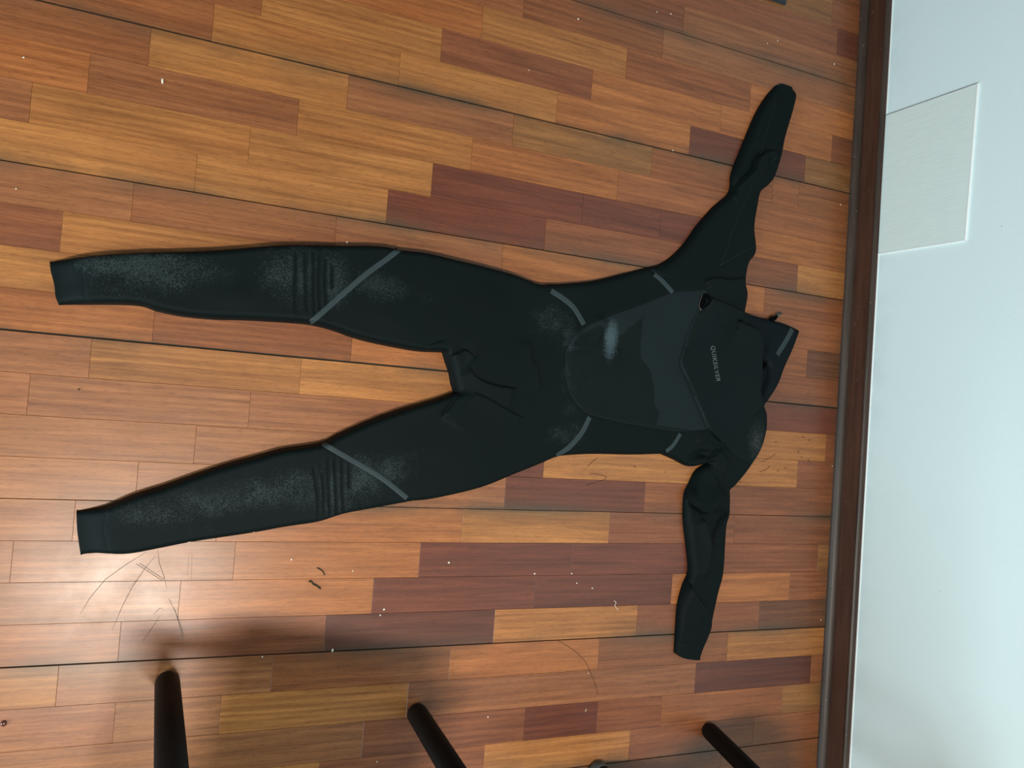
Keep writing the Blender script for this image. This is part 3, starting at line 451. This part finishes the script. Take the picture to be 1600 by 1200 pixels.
area2 = sum(OUT[i - 1][0] * OUT[i][1] - OUT[i][0] * OUT[i - 1][1] for i in range(len(OUT)))
NOUT = len(OUT)
OA, OB = OUT, np.roll(OUT, -1, axis=0)
mid = (OA + OB) / 2
cuffA = np.concatenate([np.array(c)[:-1] for c in CUFFS]); cuffB = np.concatenate([np.array(c)[1:] for c in CUFFS])
is_cuff = seg_dist(mid, cuffA, cuffB) < 0.0035
SA, SB = OA[~is_cuff], OB[~is_cuff]
LED = [(dense(a), np.array(b), c, d, e) for a, b, c, d, e in LEDGES]
GRV = [dense(g, 0.004) for g in GROOVES]
def nearest(Q, P):
    bi = np.zeros(len(Q), int); bd = np.full(len(Q), 1e9)
    for i, p in enumerate(P):
        d = ((Q - p) ** 2).sum(1); mk = d < bd; bd[mk] = d[mk]; bi[mk] = i
    return bi, np.sqrt(bd)
def smoothstep(t): t = np.clip(t, 0, 1); return t * t * (3 - 2 * t)
BUMPS = [(rng.uniform(-.2, 1.6), rng.uniform(-1.2, .3), rng.uniform(.02, .06), rng.uniform(-.003, .003)) for _ in range(160)]
def height(Q):
    Q = np.asarray(Q, float)
    d = seg_dist(Q, SA, SB); dc = seg_dist(Q, cuffA, cuffB)
    T0 = 0.032 - 0.013 * smoothstep((Q[:, 0] - 0.55) / 0.45)
    T = T0 - (T0 - 0.011) * np.exp(-(dc / 0.035) ** 2)
    r = 0.009 + 0.007 * smoothstep((Q[:, 0] - 0.55) / 0.45)
    t = np.clip(d / r, 0, 1)
    h = 0.0035 + (T - 0.0035) * np.sqrt(np.maximum(0, 1 - (1 - t) ** 2.4))
    soft = smoothstep(d / 0.05) * smoothstep(dc / 0.05)
    for bx_, by_, br_, ba_ in BUMPS:
        h = h + soft * ba_ * np.exp(-((Q[:, 0] - bx_) ** 2 + (Q[:, 1] - by_) ** 2) / (br_ * br_))
    for P, probe, dh, fall, tap in LED:
        lo, hi = P.min(0) - 5 * fall, P.max(0) + 5 * fall
        mk = np.where(((Q > lo) & (Q < hi)).all(1))[0]
        if not len(mk): continue
        q_ = Q[mk]; bi, bd = nearest(q_, P)
        tan = np.gradient(P, axis=0); nr = np.stack([-tan[:, 1], tan[:, 0]], 1); nr /= np.linalg.norm(nr, axis=1)[:, None] + 1e-12
        sg = np.sign(((probe - P[nearest(probe[None], P)[0][0]]) * nr[nearest(probe[None], P)[0][0]]).sum())
        s = ((q_ - P[bi]) * nr[bi]).sum(1) * sg
        arc = np.concatenate([[0], np.cumsum(np.linalg.norm(np.diff(P, axis=0), axis=1))])
        e = np.minimum(arc[bi], arc[-1] - arc[bi]); along = np.abs(bd ** 2 - s ** 2) ** 0.5
        w = smoothstep((e + 0.0005) / tap) * np.exp(-(along / 0.01) ** 2)
        add = np.where(s > 0, dh * np.exp(-(s / fall) ** 1.5), -0.45 * dh * np.exp(-(-s / 0.006)))
        add *= np.clip(np.abs(s) / 0.0007, 0, 1) * 0.5 + 0.5
        edge = smoothstep((d[mk] - 0.001) / 0.011)
        h[mk] += add * w * edge
    for G in GRV:
        lo, hi = G.min(0) - .02, G.max(0) + .02
        mk = np.where(((Q > lo) & (Q < hi)).all(1))[0]
        if len(mk):
            bi, bd = nearest(Q[mk], G)
            h[mk] += -0.0011 * np.exp(-(bd / 0.0028) ** 2) + 0.0006 * np.exp(-((bd - .0055) / 0.0035) ** 2)
    for k_, P in SEAM_D.items():
        lo, hi = P.min(0) - .01, P.max(0) + .01
        mk = np.where(((Q > lo) & (Q < hi)).all(1))[0]
        if len(mk):
            bi, bd = nearest(Q[mk], P); h[mk] -= 0.0008 * np.exp(-(bd / 0.0018) ** 2)
    nh = np.array(NECKHOLE).mean(0); h -= 0.008 * np.exp(-(((Q - nh) / (0.010, 0.014)) ** 2).sum(1))
    for cx, cy, rx, ry, dp in DENTS: h -= dp * np.exp(-((Q[:, 0] - cx) / rx) ** 2 - ((Q[:, 1] - cy) / ry) ** 2)
    return np.maximum(h, 0.0025)
SEAM_D = {k: dense(v, 0.003) for k, v in SEAMS.items()}

# sample points for the surface: outline, rows inside it, rows beside folds and seams, grid
pts = [tuple(p) for p in OUT]; edges = [(i, (i + 1) % NOUT) for i in range(NOUT)]
extra = []
inn = np.stack([-(OB - OA)[:, 1], (OB - OA)[:, 0]], 1); inn /= np.linalg.norm(inn, axis=1)[:, None] + 1e-12
if area2 < 0: inn = -inn
for dd in (0.0015, 0.004, 0.008, 0.013):
    cand = mid + inn * dd; ok = (seg_dist(cand, OA, OB) > dd * 0.85) & inside(cand, OUT)
    extra.append(cand[ok])
rows = []
for P, probe, dh, fall, tap in LED:
    Pd = P[::2]; tan = np.gradient(Pd, axis=0); nr = np.stack([-tan[:, 1], tan[:, 0]], 1); nr /= np.linalg.norm(nr, axis=1)[:, None] + 1e-12
    for s in (-0.004, -0.0007, 0.0007, 0.003): rows.append((Pd + nr * s, abs(s) < 0.001))
for k_, P in SEAM_D.items():
    tan = np.gradient(P, axis=0); nr = np.stack([-tan[:, 1], tan[:, 0]], 1); nr /= np.linalg.norm(nr, axis=1)[:, None] + 1e-12
    rows.append((P, True)); rows.append((P + nr * .002, False)); rows.append((P - nr * .002, False))
for G in GRV:
    rows.append((G, False)); rows.append((G + (.0028, 0), False)); rows.append((G - (.0028, 0), False)); rows.append((G + (.0055, 0), False)); rows.append((G - (.0055, 0), False))
kept = []
for P, con in rows:
    ok = inside(P, OUT) & (seg_dist(P, OA, OB) > 0.0012)
    kept.append(P[ok])
rowpts = np.concatenate(kept)
lo, hi = OUT.min(0), OUT.max(0)
gs = 0.0046
gx, gy = np.meshgrid(np.arange(lo[0], hi[0], gs), np.arange(lo[1], hi[1], gs * 0.87))
gx = gx + (np.arange(gx.shape[0]) % 2)[:, None] * gs / 2
grid = np.stack([gx.ravel(), gy.ravel()], 1)
grid = grid[inside(grid, OUT)]
def thin(Q, cell, seed):
    """drop points closer than about one cell to earlier ones"""
    seen = {}; out = []
    for p in seed: seen.setdefault((int(p[0] // cell), int(p[1] // cell)), []).append(p)
    for p in Q:
        i, j = int(p[0] // cell), int(p[1] // cell); bad = False
        for a in (-1, 0, 1):
            for b in (-1, 0, 1):
                for r_ in seen.get((i + a, j + b), ()):
                    if (r_[0] - p[0]) ** 2 + (r_[1] - p[1]) ** 2 < cell * cell: bad = True; break
                if bad: break
            if bad: break
        if not bad: seen.setdefault((i, j), []).append(p); out.append(p)
    return out
a1 = thin(rowpts, 0.0009, list(OUT)); a2 = thin(np.concatenate(extra), 0.0013, list(OUT) + a1); a3 = thin(grid, 0.0026, list(OUT) + a1 + a2)
allp = [Vector(p) for p in list(OUT) + a1 + a2 + a3]
res = delaunay_2d_cdt(allp, edges, [], 0, 1e-7)
V2 = np.array([tuple(v) for v in res[0]]); TR = np.array([f for f in res[2] if len(f) == 3])
cen = V2[TR].mean(1); ok = inside(cen, OUT); TR = TR[ok]; cen = cen[ok]
nrm = np.cross(V2[TR[:, 1]] - V2[TR[:, 0]], V2[TR[:, 2]] - V2[TR[:, 0]]); TR[nrm < 0] = TR[nrm < 0][:, ::-1]
Z = height(V2)
# wear attributes
dust = np.zeros(len(V2))
for cx, cy, rx, ry, s in DUST:
    dust = np.maximum(dust, s * np.exp(-(((V2[:, 0] - cx) / rx) ** 2 + ((V2[:, 1] - cy) / ry) ** 2) * 0.62))
for G in GRV:
    bi, bd = nearest(V2, G); dust *= 1 - 0.9 * np.exp(-(bd / 0.0035) ** 2)
def soft_poly(poly):
    P = np.array(poly); dd_ = seg_dist(V2, P, np.roll(P, -1, axis=0)); return np.where(inside(V2, poly), 1, -1) * np.clip(dd_ / 0.006, 0, 1) * 0.5 + 0.5
pale = np.maximum(soft_poly(PALE), 0.75 * soft_poly(PALE2))
# panels
S_ = SEAMS
def far(*pp): return [tuple(p) for p in pp]
big = 3.0
hx = lambda k: list(S_[k])
reg = []
chest_poly = hx('chest')[1:] + hx('yoke_low')[::-1]
reg.append(('chest_panel', M_CHEST, chest_poly))
yoke_poly = hx('yoke_low')[::-1] + hx('yoke_top')[1:] + [(1.34, -0.42)] + hx('neck')[1:] + [(1.40, -0.70)] + hx('yoke_arm')[::-1]
reg.append(('chest_yoke', M_YOKE, yoke_poly))
reg.append(('collar', M_COLLAR, hx('neck') + [(1.37, -0.62), (1.50, -0.60), (1.55, -0.40), (1.42, -0.33), hx('yoke_top')[-1]]))
reg.append(('wrist_cuff', M_NEO, hx('wr_u') + [(1.6, .05), (1.6, .4), (1.1, .4)]))
reg.append(('wrist_cuff', M_NEO, hx('wr_l') + [(1.3, -1.3), (0.9, -1.3)]))
reg.append(('sleeve', M_NEO, hx('sh_up') + hx('chest')[2::-1] + hx('yoke_top') + [(1.6, -0.3), (1.6, .4), (0.6, .4), (0.8, -0.1)]))
reg.append(('sleeve', M_NEO, hx('sh_low') + [(0.9, -1.3), (1.7, -1.3), (1.6, -0.75)] + hx('yoke_arm')[::-1]))
reg.append(('side_panel', M_NEO, hx('hip_up') + hx('chest')[6:2:-1] + hx('sh_up')[::-1] + [(0.9, 0), (0.6, 0)]))
reg.append(('side_panel', M_NEO, hx('hip_low') + [(0.6, -1.1), (1.0, -1.1)] + hx('sh_low')[::-1] + hx('chest')[16:12:-1]))
reg.append(('ankle_cuff', M_NEO, hx('cuff_u') + [(-.3, -.5), (-.3, -.2)]))
reg.append(('ankle_cuff', M_NEO, hx('cuff_l') + [(-.3, -1.1), (-.3, -.7)]))
reg.append(('lower_leg', M_NEO, hx('knee_up') + [(-.5, -.53), (-.5, .2), (.5, .2)]))
reg.append(('lower_leg', M_NEO, hx('knee_low') + [(.4, -1.4), (-.5, -1.4), (-.5, -.56)]))
owner = np.full(len(TR), -1)
for i, (n_, m_, poly) in enumerate(reg):
    mk = (owner < 0) & inside(cen, poly); owner[mk] = i
# stray slivers of a panel join their neighbour, so that every panel is one piece
em = {}
for ti, t in enumerate(TR):
    for a, b in ((t[0], t[1]), (t[1], t[2]), (t[2], t[0])): em.setdefault((min(a, b), max(a, b)), []).append(ti)
nb = [[] for _ in TR]
for v in em.values():
    if len(v) == 2: nb[v[0]].append(v[1]); nb[v[1]].append(v[0])
for _ in range(4):
    comp = np.full(len(TR), -1); sizes = []; moved = False
    for s0 in range(len(TR)):
        if comp[s0] >= 0: continue
        st = [s0]; comp[s0] = len(sizes); n = 0
        while st:
            u_ = st.pop(); n += 1
            for w_ in nb[u_]:
                if comp[w_] < 0 and owner[w_] == owner[s0]: comp[w_] = comp[s0]; st.append(w_)
        sizes.append((n, owner[s0]))
    big_ = {}
    for ci, (n, ow) in enumerate(sizes):
        if ow not in big_ or n > sizes[big_[ow]][0]: big_[ow] = ci
    for ti in range(len(TR)):
        if comp[ti] != big_[owner[ti]]:
            for w_ in nb[ti]:
                if owner[w_] != owner[ti]: owner[ti] = owner[w_]; moved = True; break
    if not moved: break
suit = empty('wetsuit', (float(lo[0] + hi[0]) / 2, float(lo[1] + hi[1]) / 2, 0))
tag(suit, 'black full-length neoprene wetsuit with grey seam tape spread flat on the parquet', 'wetsuit')
sx, sy = suit.location.x, suit.location.y
def sub_mesh(name, tris, mat, extra_v=None, extra_f=None):
    ids = np.unique(tris); mp = -np.ones(len(V2), int); mp[ids] = np.arange(len(ids))
    vs_ = [(V2[i][0] - sx, V2[i][1] - sy, Z[i]) for i in ids]; fs_ = [tuple(mp[t]) for t in tris]
    # boundary loop along the outline drops to the floor
    cnt = {}
    for t in tris:
        for a, b in ((t[0], t[1]), (t[1], t[2]), (t[2], t[0])):
            cnt[(a, b)] = 1
    low = {}
    for (a, b) in list(cnt):
        if (b, a) not in cnt and a in ONB and b in ONB:
            for v in (a, b):
                if v not in low: low[v] = len(vs_); vs_.append((V2[v][0] - sx, V2[v][1] - sy, 0.0004))
            fs_.append((mp[b], mp[a], low[a], low[b]))
    o = mesh_obj(name, vs_, fs_, mat, suit, True)
    for nm, arr in (('dust', dust), ('pale', pale)):
        at = o.data.attributes.new(nm, 'FLOAT', 'POINT'); vals = np.zeros(len(vs_), np.float32); vals[:len(ids)] = arr[ids]
        at.data.foreach_set('value', vals)
    return o
ONB = set(np.where(seg_dist(V2, OA, OB) < 1e-5)[0].tolist())
for i, (n_, m_, poly) in enumerate(reg):
    if (owner == i).sum() > 3: sub_mesh(n_, TR[owner == i], m_)
sub_mesh('hip_and_thigh_panel', TR[owner < 0], M_NEO)

def draped_strip(name, line, width, mat, off=0.0004, thick=0.0006, across=5, parent=None, step=0.004, clip=True):
    P = dense(line, step); tan = np.gradient(P, axis=0); nr = np.stack([-tan[:, 1], tan[:, 0]], 1); nr /= np.linalg.norm(nr, axis=1)[:, None]
    if clip:
        ok = inside(P, OUT); P, nr = P[ok], nr[ok]
    us = np.linspace(-.5, .5, across); allq = np.concatenate([P + nr * width * u for u in us]); hz = height(allq)
    n = len(P); vs_, fs_ = [], []
    for j, u in enumerate(us):
        prof = off + thick * (1 - (2 * abs(u)) ** 4)
        for i in range(n): vs_.append((allq[j * n + i][0] - sx, allq[j * n + i][1] - sy, hz[j * n + i] + prof))
    for j in range(across - 1):
        for i in range(n - 1):
            a = j * n + i; fs_.append((a, a + 1, a + n + 1, a + n))
    o = mesh_obj(name, vs_, fs_, mat, parent or suit, True)
    return o
for k_, (ln, w) in TAPES.items():
    draped_strip('collar_tab' if k_ == 'collar' else 'seam_tape', ln, w, M_TAPE, thick=0.0009)
for k_ in ('chest', 'sl_a', 'sl_b', 'sl_c', 'yoke_low'):
    draped_strip('stitch_line', S_[k_], 0.0013, M_SEAM, off=0.0003, thick=0.0007, across=3)
def draped_patch(name, poly, mat, off, dome=0.0, n=10, attr=None):
    P = smooth_outline([(x, y, 0) for x, y in poly], 0.003); c = P.mean(0); vs_, fs_ = [], []
    L = len(P); qs = np.concatenate([c + (P - c) * s for s in np.linspace(1, 0.08, n)]); hz = height(qs)
    for i, q_ in enumerate(qs): vs_.append((q_[0] - sx, q_[1] - sy, hz[i] + off + dome * (i // L) / n))
    for j in range(n - 1):
        for i in range(L):
            a, b = j * L + i, j * L + (i + 1) % L; fs_.append((a, b, b + L, a + L))
    fs_.append(tuple(range((n - 1) * L, n * L)))
    o = mesh_obj(name, vs_, fs_, mat, suit, True)
    if attr:
        at = o.data.attributes.new('dust', 'FLOAT', 'POINT'); at.data.foreach_set('value', np.full(len(vs_), attr, np.float32))
    return o
draped_patch('zip_opening', HOLE, M_BLACK, 0.0016)
draped_strip('frayed_edge', HOLERIM, 0.0013, M_RIM, off=0.0018, thick=0.0006, across=3)
draped_strip('zip_flap', ZIPFLAP, 0.0105, M_FLAP, off=0.0002, thick=0.0016, across=7)
draped_patch('neck_opening', NECKHOLE, M_BLACK, 0.0006)
# logo across the yoke, reading down towards the lower sleeve
cu = bpy.data.curves.new('logo', 'FONT'); cu.body = 'QUIKSILVER'; cu.size = 1.0; cu.extrude = 0.0; cu.offset = 0.012; cu.space_character = 1.12; cu.resolution_u = 3
tmp = bpy.data.objects.new('logo_src', cu); COL.objects.link(tmp)
dg = bpy.context.evaluated_depsgraph_get(); me = bpy.data.meshes.new_from_object(tmp.evaluated_get(dg)); bpy.data.objects.remove(tmp)
vv = np.array([tuple(v.co) for v in me.vertices]); mn, mx = vv.min(0), vv.max(0)
p0, p1, p2 = (np.array(v) for v in LOGO); u = (p1 - p0); up = (p2 - p0)
q2 = np.array([p0 + u * (a - mn[0]) / (mx[0] - mn[0]) + up * ((b - mn[1]) / (mx[1] - mn[1])) for a, b, _ in vv]); hz = height(q2)
for v, a, z in zip(me.vertices, q2, hz): v.co = (a[0] - sx, a[1] - sy, z + 0.0006)
lo_ = bpy.data.objects.new('logo_lettering', me); COL.objects.link(lo_); lo_.parent = suit; me.materials.clear(); me.materials.append(M_LOGO)
lo_['label'] = 'faded silver logo lettering on the yoke'

def tube(name, pts3, radii, mat, parent=None, seg=10, org=(0, 0, 0), caps=True):
    P = [Vector(p) - Vector(org) for p in pts3]; vs_, fs_ = [], []
    for i, p in enumerate(P):
        d = (P[min(i + 1, len(P) - 1)] - P[max(i - 1, 0)]).normalized()
        ref = Vector((0, 0, 1)) if abs(d.z) < 0.9 else Vector((1, 0, 0))
        a = d.cross(ref).normalized(); b = d.cross(a)
        for s in range(seg):
            an = 2 * math.pi * s / seg; vs_.append(p + (a * math.cos(an) + b * math.sin(an)) * radii[i])
    for i in range(len(P) - 1):
        for s in range(seg):
            fs_.append((i * seg + s, i * seg + (s + 1) % seg, (i + 1) * seg + (s + 1) % seg, (i + 1) * seg + s))
    if caps: fs_ += [tuple(range(seg - 1, -1, -1)), tuple(range((len(P) - 1) * seg, len(P) * seg))]
    bm = bmesh.new(); bvv = [bm.verts.new(v) for v in vs_]
    for f in fs_: bm.faces.new([bvv[i] for i in f])
    return bm_obj(name, bm, mat, parent, True)
pl = PULL; so = (sx, sy, 0)
pull = tube('zip_pull', [(pl[0][0], pl[0][1], .008), (pl[1][0], pl[1][1], .013), (pl[2][0], pl[2][1], .012), (pl[3][0], pl[3][1], .010)], [.005, .006, .0045, .003], M_BLACK, suit, 8, so)
tube('cord_tip', [(pl[3][0] - .004, pl[3][1] - .004, .0105), (pl[3][0] + .003, pl[3][1] + .002, .0105), (pl[4][0], pl[4][1], .008)], [.0025, .0045, .0028], M_PULLTIP, pull, 8, so)

# ------------------------------------------------------------ chair and stool whose legs stand on the floor beside the suit
def leg_mesh(name, foot, top, r, parent, org, mat=M_LEG, foot_r=None):
    f = Vector(foot); t = Vector(top); d = t - f; L = d.length; d.normalize()
    ss = [0.0, 0.002, 0.006, 0.012, 0.02, L]; rr = [r * .70, r * .84, r * .94, r * .99, r, r * 1.08]
    return tube(name, [f + d * s for s in ss], rr, mat, parent, 24, org)
def slab(name, cx, cy, w, dpt, z0, z1, ang, mat, parent, org, bev=0.012):
    bm = bmesh.new(); bmesh.ops.create_cube(bm, size=1)
    for v in bm.verts:
        x, y = v.co.x * w, v.co.y * dpt
        v.co = (cx + x * math.cos(ang) - y * math.sin(ang) - org[0], cy + x * math.sin(ang) + y * math.cos(ang) - org[1], z0 + (v.co.z + .5) * (z1 - z0) - org[2])
    bmesh.ops.bevel(bm, geom=bm.edges[:], offset=bev, segments=3, affect='EDGES')
    return bm_obj(name, bm, mat, parent, True)
def seat_thing(name, label, cat, feet, dirs, seat_h, r):
    cxy = np.mean([np.array(f[:2]) + np.array(d[:2]) * seat_h for f, d in zip(feet, dirs)], axis=0)
    org = (float(cxy[0]), float(cxy[1]), 0.0)
    root = empty(name, org); tag(root, label, cat)
    for f, d in zip(feet, dirs): leg_mesh('leg', f, (f[0] + d[0] * seat_h, f[1] + d[1] * seat_h, seat_h), r, root, org)
    return root, org
def leg_dir(L): return ((L[1][0] - L[0][0]) / L[1][2], (L[1][1] - L[0][1]) / L[1][2])
L1, L2, L3, L4 = LEGS
d1, d2, d3 = leg_dir(L1), leg_dir(L2), leg_dir(L3)
f1, f2 = np.array(L1[0]), np.array(L2[0]); ax = (f2 - f1) / np.linalg.norm(f2 - f1); pr = np.array((ax[1], -ax[0], 0))
f3, f4 = f1 + pr * 0.40 + ax * 0.02, f2 + pr * 0.40 - ax * 0.02
ang = math.atan2(ax[1], ax[0])
root, org = seat_thing('chair', 'black chair with round legs standing on the floor beside the trouser legs', 'chair', [f1, f2, f3, f4], [d1, d2, (d1[0], d1[1] + .05), (d2[0], d2[1] + .05)], 0.44, 0.0195)
cc = (f1 + f2 + f3 + f4) / 4 + np.array((d1[0] + d2[0], d1[1] + d2[1], 0)) * 0.22 + pr * 0.02
slab('seat', 0.325, -1.275, 0.345, 0.42, 0.425, 0.465, ang, M_LEG, root, org, 0.014)
for a_, b_ in ((f1, f2), (f3, f4), (f1, f3), (f2, f4)):
    ta = (a_[0] + d1[0] * .43, a_[1] + d1[1] * .43, .43); tb = (b_[0] + d2[0] * .43, b_[1] + d2[1] * .43, .43)
    tube('seat_rail', [ta, tb], [.013, .013], M_LEG, root, 12, org)
for f in (f3, f4): leg_mesh('back_post', (f[0] + d1[0] * .44, f[1] + d1[1] * .44 + .01, 0.45), (f[0] + d1[0] * .44 + pr[0] * .06, f[1] + d1[1] * .44 + pr[1] * .06, 0.86), 0.015, root, org)
bc_ = (f3 + f4) / 2 + pr * 0.055
slab('backrest', bc_[0] - .02, bc_[1], 0.44, 0.022, 0.70, 0.87, ang, M_LEG, root, org, 0.008)
# stool beside the lower sleeve
g3, g4 = np.array(L3[0]), np.array(L4[0])
ax2 = (g3 - g4) / np.linalg.norm(g3 - g4); pr2 = np.array((ax2[1], -ax2[0], 0)); wd = np.linalg.norm(g3 - g4)
g5, g6 = g3 + pr2 * wd, g4 + pr2 * wd; ctr = (g3 + g4 + g5 + g6) / 4
dirs = [d3] + [tuple((ctr - g)[:2] * 0.28 / np.linalg.norm((ctr - g)[:2]) * 0.7) for g in (g4, g5, g6)]
root2, org2 = seat_thing('stool', 'black stool with splayed round legs standing near a sleeve and the skirting', 'stool', [g3, g4, g5, g6], dirs, 0.44, 0.0185)
bm = bmesh.new(); bmesh.ops.create_cone(bm, segments=40, radius1=0.15, radius2=0.155, depth=0.04, cap_ends=True)
bmesh.ops.bevel(bm, geom=[e for e in bm.edges if abs(e.verts[0].co.z - e.verts[1].co.z) < 1e-5], offset=0.008, segments=3, affect='EDGES')
for v in bm.verts: v.co.z += 0.452
bm_obj('seat', bm, M_LEG, root2, True)
for g, d in zip((g3, g4, g5, g6), dirs):
    if g is g4 or (g == g4).all():
        tube('ferrule', [(g[0] + d[0] * z, g[1] + d[1] * z, z) for z in (0.0004, 0.004, 0.016, 0.020)], [.0185, .0215, .0215, .0200], M_FERRULE, root2, 20, org2)

# ------------------------------------------------------------ flat slate sheet past the cuff
c0 = MAT[0]; root3 = mesh_obj('mat', [], [], None); bpy.data.objects.remove(root3)
bm = bmesh.new(); bmesh.ops.create_cube(bm, size=1)
for v in bm.verts: v.co = ((v.co.x - .5) * 0.30, (v.co.y + .5) * 0.22, (v.co.z + .5) * 0.006 + 0.0002)
bmesh.ops.bevel(bm, geom=bm.edges[:], offset=0.0015, segments=2, affect='EDGES')
mt = bm_obj('mat', bm, M_SLATE); mt.location = (c0[0], c0[1], 0)
tag(mt, 'dark slate-blue flat mat whose corner shows on the parquet near the skirting', 'mat')

# ------------------------------------------------------------ litter on the floor
def crumb_mesh(r):
    bm = bmesh.new(); bmesh.ops.create_icosphere(bm, subdivisions=1, radius=r)
    for v in bm.verts: v.co = Vector((v.co.x * random.uniform(.8, 1.3), v.co.y * random.uniform(.8, 1.3), v.co.z * 0.6)) * random.uniform(.8, 1.15)
    zmin = min(v.co.z for v in bm.verts)
    for v in bm.verts: v.co.z -= zmin + 0.00005
    return bm
cm = [None] * 4
for i, (x, y) in enumerate(CRUMBS):
    j = i % 4
    if cm[j] is None:
        o = bm_obj('crumb', crumb_mesh((.0017, .0013, .0020, .0015)[j]), M_CRUMB); cm[j] = o
    else:
        o = cm[j].copy(); COL.objects.link(o)
    o.location = (x, y, 0); o.rotation_euler = (0, 0, i * 1.3)
    zone = ('near the skirting board' if x > 1.2 else 'past the trouser leg away from the chair' if y > -0.40 and x < 0.75 else 'past the sleeve pointing at the mat' if y > -0.40
            else 'beside the sleeve nearest the stool' if x > 0.72 else 'between trouser leg and chair')
    tag(o, 'tiny pale crumb on the parquet ' + zone, 'crumb', 'pale crumbs ' + zone)
def strand(name, pts, r, mat, label, cat, z=None, group=None, flat=False):
    P = dense(pts, 0.0015); o0 = (float(P[0][0]), float(P[0][1]), 0)
    z = r if z is None else z; n = len(P)
    rr = [r * (0.5 if i in (0, n - 1) else 1) for i in range(n)]
    o = tube(name, [(p[0], p[1], z) for p in P], rr, mat, None, 6, o0); o.location = o0
    tag(o, label, cat, group); return o
strand('rice_grain', GRAIN, .0016, M_CRUMB, 'white rice-like grain lying alone on an orange strip', 'grain')
strand('paint_flake', FLAKE, .0015, M_CRUMB, 'small white flake beside the dark red strip near the chair', 'flake')
strand('curled_fibre', FIBRE, .0010, M_FIBRE, 'curled pale fibre lying on a dark red strip near the sleeve', 'fibre')
strand('short_fibre', FIBRE2, .0009, M_FIBRE, 'short pale splinter on the dark red strip between chair and stool', 'fibre')
strand('dry_shred', CURL1, .0011, M_LEAF, 'thin curved dark shred of dry leaf below the trouser leg', 'debris')
strand('dry_shred', CURL2, .0016, M_LEAF, 'thicker crooked dark shred of dry leaf below the trouser leg', 'debris')
strand('dark_speck', SPECK, .0012, M_LEAF, 'black speck of dirt on the strip between the two trouser legs', 'debris')
for i, hpts in enumerate(HAIRS):
    strand('hair', hpts, .00035, M_HAIR, ['short dark hair beside the waist of the suit', 'long looping dark hair below the waist of the suit', 'longer dark hair by the dusty shoulder of the suit', 'shorter dark hair by the dusty shoulder of the suit', 'long fine hair curving across strips near the chair'][i], 'hair')
for hpts in SPECKS:
    strand('hair_clipping', hpts, .0005, M_HAIR, 'short dark hair clipping on the pale strips beside the suit', 'hair', None, 'hair clippings beside the suit')
bm = bmesh.new(); bmesh.ops.create_uvsphere(bm, u_segments=16, v_segments=10, radius=0.0045)
for v in bm.verts: v.co.z = max(v.co.z * 0.6 + 0.0022, 0.0001)
bd_ = bm_obj('bead', bm, M_AMBER, None, True); bd_.location = (BEAD[0][0], BEAD[0][1], 0)
tag(bd_, 'shiny dark amber bead on the floor by the chair', 'bead')
